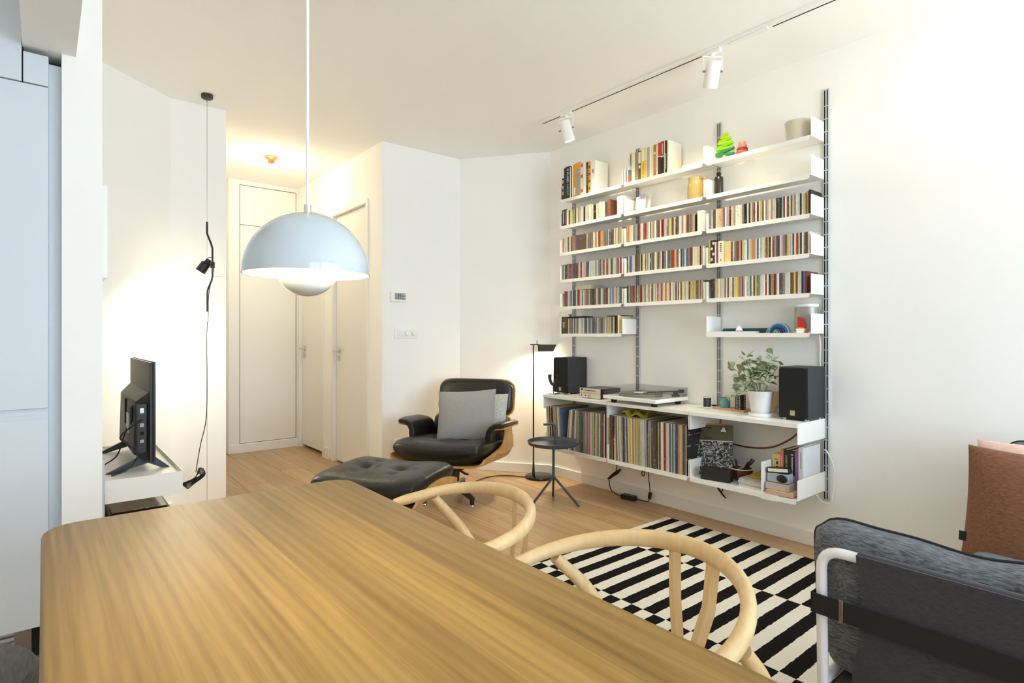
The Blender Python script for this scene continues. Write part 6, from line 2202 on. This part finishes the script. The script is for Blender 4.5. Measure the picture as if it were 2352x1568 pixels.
# ------------------------------------------------------------------ ceiling track with spots
t = thing('ceiling_track', 'white ceiling track running parallel to the shelf wall', 'track', (2.90, 0.9, CE - 0.035))
MB().box(2.884, 2.918, -2.2, 3.20, CE - 0.020, CE - 0.0005).build('rail', 'white_plastic', t, bevel=0.001)
for (a, b_) in ((3.19, 2.99), (2.88, 1.845), (1.43, 0.2)):
    MB().box(2.9065, 2.9135, b_, a, CE - 0.0212, CE - 0.0198).build('slot', 'dark_gap', t)
MB().box(2.886, 2.916, 1.45, 1.66, CE - 0.026, CE - 0.02).build('feed_connector', 'white_plastic', t, bevel=0.002)


def spot(yc, aim, label, watts, size=110):
    t = thing('track_spot', label, 'spotlight', (2.90, yc, CE - 0.02), group='spots on the ceiling track')
    MB().box(2.886, 2.914, yc - 0.05, yc + 0.05, CE - 0.040, CE - 0.0205).build('adapter', 'white_plastic', t, bevel=0.002)
    piv = Vector((2.90, yc, CE - 0.135))
    ax = Vector(aim).normalized()
    w = Vector((0, 1, 0)) if abs(ax.y) < 0.5 else Vector((1, 0, 0))
    w = (w - ax * w.dot(ax)).normalized()
    w = RV - ax * RV.dot(ax)
    w.normalize()
    up0 = Vector((2.90, yc, CE - 0.052))
    MB().cyl((2.90, yc, CE - 0.054), (2.90, yc, CE - 0.040), 0.012, n=12).build('swivel', 'white_plastic', t)
    MB().tube([piv + w * 0.052, up0 + w * 0.052, up0 - w * 0.052, piv - w * 0.052], 0.0045, n=6).build('yoke', 'white_plastic', t)
    q = ax.to_track_quat('Z', 'Y').to_matrix()
    MB().lathe([(0, -0.055), (0.038, -0.055), (0.041, -0.050), (0.041, 0.085), (0.036, 0.085), (0.033, 0.06), (0, 0.06)], piv, 32, q).build('head', 'white_plastic', t)
    MB().lathe([(0, 0.064), (0.032, 0.064)], piv, 24, q).build('lamp', 'lens_glow', t)
    for s_ in (-1, 1):
        MB().cyl(piv + w * s_ * 0.041, piv + w * s_ * 0.056, 0.006, n=10).build('knob', 'steel', t)
    light('track_spot_light', 'SPOT', piv + ax * 0.10, watts, WARM, target=piv + ax, spot_size=math.radians(size), spot_blend=0.85, shadow_soft_size=0.035)


spot(2.927, (0.30, -0.12, -1.0), 'white track spot over the left bay, tilted towards the wall', 11)
spot(1.768, (0.34, 0.41, -1.0), 'white track spot over the right bay, hanging straight', 11)
spot(0.52, (0.70, 0.30, -0.85), 'unseen white track spot added beyond the right edge to light the wall', 1.5, 140)  # extra spot added out of view to light the right-hand wall

# ------------------------------------------------------------------ television on its wall shelf
SH0, SH1, ZS = 0.180, 0.468, 0.612
t = thing('television_shelf', 'pale grey metal wall shelf under the television', 'shelf', (0.32, 3.3, ZS))
MB().box(SH0 + 0.012, SH1, 2.832, 3.72, ZS, ZS + 0.004).build('shelf_plate', 'shelf_white', t)
MB().extrude([(SH0 + 0.012, 2.830, ZS - 0.078), (SH1 - 0.006, 2.830, ZS - 0.078), (SH1, 2.830, ZS - 0.072), (SH1, 2.830, ZS + 0.016), (SH0 + 0.012, 2.830, ZS + 0.016)], (0, 0.003, 0)).build('side_plate', 'shelf_white', t)
MB().box(SH1 - 0.004, SH1, 2.833, 3.72, ZS - 0.02, ZS + 0.022).build('front_lip', 'shelf_white', t)
MB().box(SH0 + 0.012, SH1, 3.717, 3.72, ZS - 0.078, ZS + 0.016).build('side_plate', 'shelf_white', t)
o = MB().box(0.178, 0.190, 2.815, 2.845, 0.30, 0.72).build('shelf_track', 'aluminium')
tag(o, 'short wall track holding the television shelf', 'track')
o = MB().box(0.178, 0.207, 2.905, 3.14, 1.455, 1.838).build('wall_panel', 'white_plastic', bevel=0.002)
tag(o, 'thin white panel on the wall end above the television', 'panel')
t = thing('television', 'flat television turned away, showing its dark back and legs', 'television', (0.355, 3.30, ZS + 0.004))
VX = 0.372
tz0, tz1 = ZS + 0.050, ZS + 0.485
MB().box(VX - 0.012, VX, 2.945, 3.675, tz0, tz1).build('panel_back', 'tv_plastic', t, bevel=0.002)
MB().box(VX, VX + 0.010, 2.940, 3.680, tz0 - 0.004, tz1 + 0.004).build('screen_bezel', 'black_plastic', t, bevel=0.002)
MB().box(VX + 0.010, VX + 0.0105, 2.95, 3.67, tz0 + 0.012, tz1 - 0.006).build('screen', 'black_gloss', t)
hz1 = tz0 + 0.305
MB().add([(VX - 0.012, 2.965, tz0 + 0.004), (VX - 0.012, 3.655, tz0 + 0.004), (VX - 0.012, 3.655, hz1), (VX - 0.012, 2.965, hz1),
          (VX - 0.066, 3.01, tz0 + 0.03), (VX - 0.066, 3.61, tz0 + 0.03), (VX - 0.060, 3.61, hz1 - 0.045), (VX - 0.060, 3.01, hz1 - 0.045)],
         [(0, 1, 5, 4), (1, 2, 6, 5), (2, 3, 7, 6), (3, 0, 4, 7), (4, 5, 6, 7), (3, 2, 1, 0)]).build('back_housing', 'tv_plastic', t, bevel=0.004)
MB().box(VX - 0.058, VX - 0.020, 2.962, 2.980, tz0 + 0.04, hz1 - 0.05).build('port_bay', 'black_plastic', t, bevel=0.002)
for k, (zz, hh, m_) in enumerate(((0.215, 0.022, 'white_plastic'), (0.155, 0.016, 'pale_grey'), (0.12, 0.014, 'black_gloss'), (0.085, 0.014, 'pale_grey'))):
    MB().box(VX - 0.046, VX - 0.032, 2.9595, 2.9625, tz0 + zz, tz0 + zz + hh).build('port', m_, t)
for (ya, za, zb_) in ((3.10, 0.15, 0.23), (3.33, 0.13, 0.25), (3.05, 0.17, 0.24)):
    MB().box(VX - 0.0665, VX - 0.062, ya, ya + 0.02, tz0 + za, tz0 + zb_).build('vent', 'dark_gap', t)
MB().box(VX - 0.0665, VX - 0.062, 3.20, 3.28, tz0 + 0.10, tz0 + 0.19).build('rating_label', 'plain_card', t)
for yy in (3.03, 3.58):
    MB().extrude([(VX - 0.02, yy, tz0 + 0.02), (VX + 0.004, yy, tz0 + 0.02), (VX + 0.075, yy - 0.012, ZS + 0.0045), (VX + 0.045, yy - 0.012, ZS + 0.0045), (VX - 0.008, yy, ZS + 0.032),
                  (VX - 0.13, yy - 0.02, ZS + 0.0045), (VX - 0.165, yy - 0.02, ZS + 0.0045)], (0, 0.022, 0)).build('leg', 'black_plastic', t)
MB().tube(smooth_path([(VX - 0.04, 2.958, tz0 + 0.185), (VX - 0.075, 2.945, tz0 + 0.165), (VX - 0.118, 2.95, tz0 + 0.12), (VX - 0.09, 2.955, tz0 + 0.085), (VX - 0.055, 2.96, tz0 + 0.03), (VX - 0.09, 2.955, ZS + 0.03), (VX - 0.15, 2.94, ZS + 0.012), (0.195, 2.92, ZS - 0.0)][:7], 6), 0.0042, n=6).build('power_cord', 'black_cable', t)
MB().tube(smooth_path([(VX - 0.066, 3.25, tz0 + 0.12), (VX - 0.082, 3.24, tz0 + 0.07), (VX - 0.11, 3.20, ZS + 0.05), (VX - 0.165, 3.15, ZS + 0.02)], 6), 0.003, n=6).build('antenna_cord', 'black_cable', t)
# lower shelf with a printer
t = thing('television_shelf', 'second metal wall shelf low behind the table', 'shelf', (0.32, 3.3, 0.33))
MB().box(SH0 + 0.012, SH1, 2.832, 3.72, 0.330, 0.334).build('shelf_plate', 'shelf_white', t)
MB().box(SH1 - 0.004, SH1, 2.833, 3.72, 0.31, 0.334).build('front_lip', 'shelf_white', t)
t = thing('printer', 'black printer on the low shelf behind the table', 'printer', (0.32, 3.15, 0.334))
MB().box(0.20, 0.445, 2.90, 3.34, 0.3345, 0.450).build('body', 'black_plastic', t, bevel=0.012)
MB().extrude([(0.21, 2.92, 0.4505), (0.435, 2.92, 0.4505), (0.425, 2.93, 0.466), (0.22, 2.93, 0.466)], (0, 0.38, 0)).build('lid', 'black_gloss', t, bevel=0.004)
for k in range(5):
    MB().box(0.30 + k * 0.022, 0.312 + k * 0.022, 2.935, 2.947, 0.466, 0.469).build('button', 'lcd_bezel', t)

# ------------------------------------------------------------------ torchiere added out of view to brighten the right-hand wall and ceiling
t = thing('added_uplighter', 'unseen white torchiere added between the two sofas to brighten wall and ceiling', 'lamp', (2.50, -0.05, 0))
MB().lathe([(0, 0), (0.10, 0), (0.10, 0.02), (0.02, 0.03), (0.012, 0.06), (0.012, 1.72), (0, 1.72)], (2.50, -0.05, 0), 28).build('stand', 'white_plastic', t)
MB().lathe([(0.02, 1.72), (0.16, 1.80), (0.155, 1.80), (0.018, 1.728)], (2.50, -0.05, 0), 36).build('shade', 'white_plastic', t)
light('added_uplighter_light', 'SPOT', (2.50, -0.05, 1.80), 13.0, WARM, target=(2.45, 0.0, 2.8), spot_size=math.radians(168), spot_blend=0.4, shadow_soft_size=0.08)
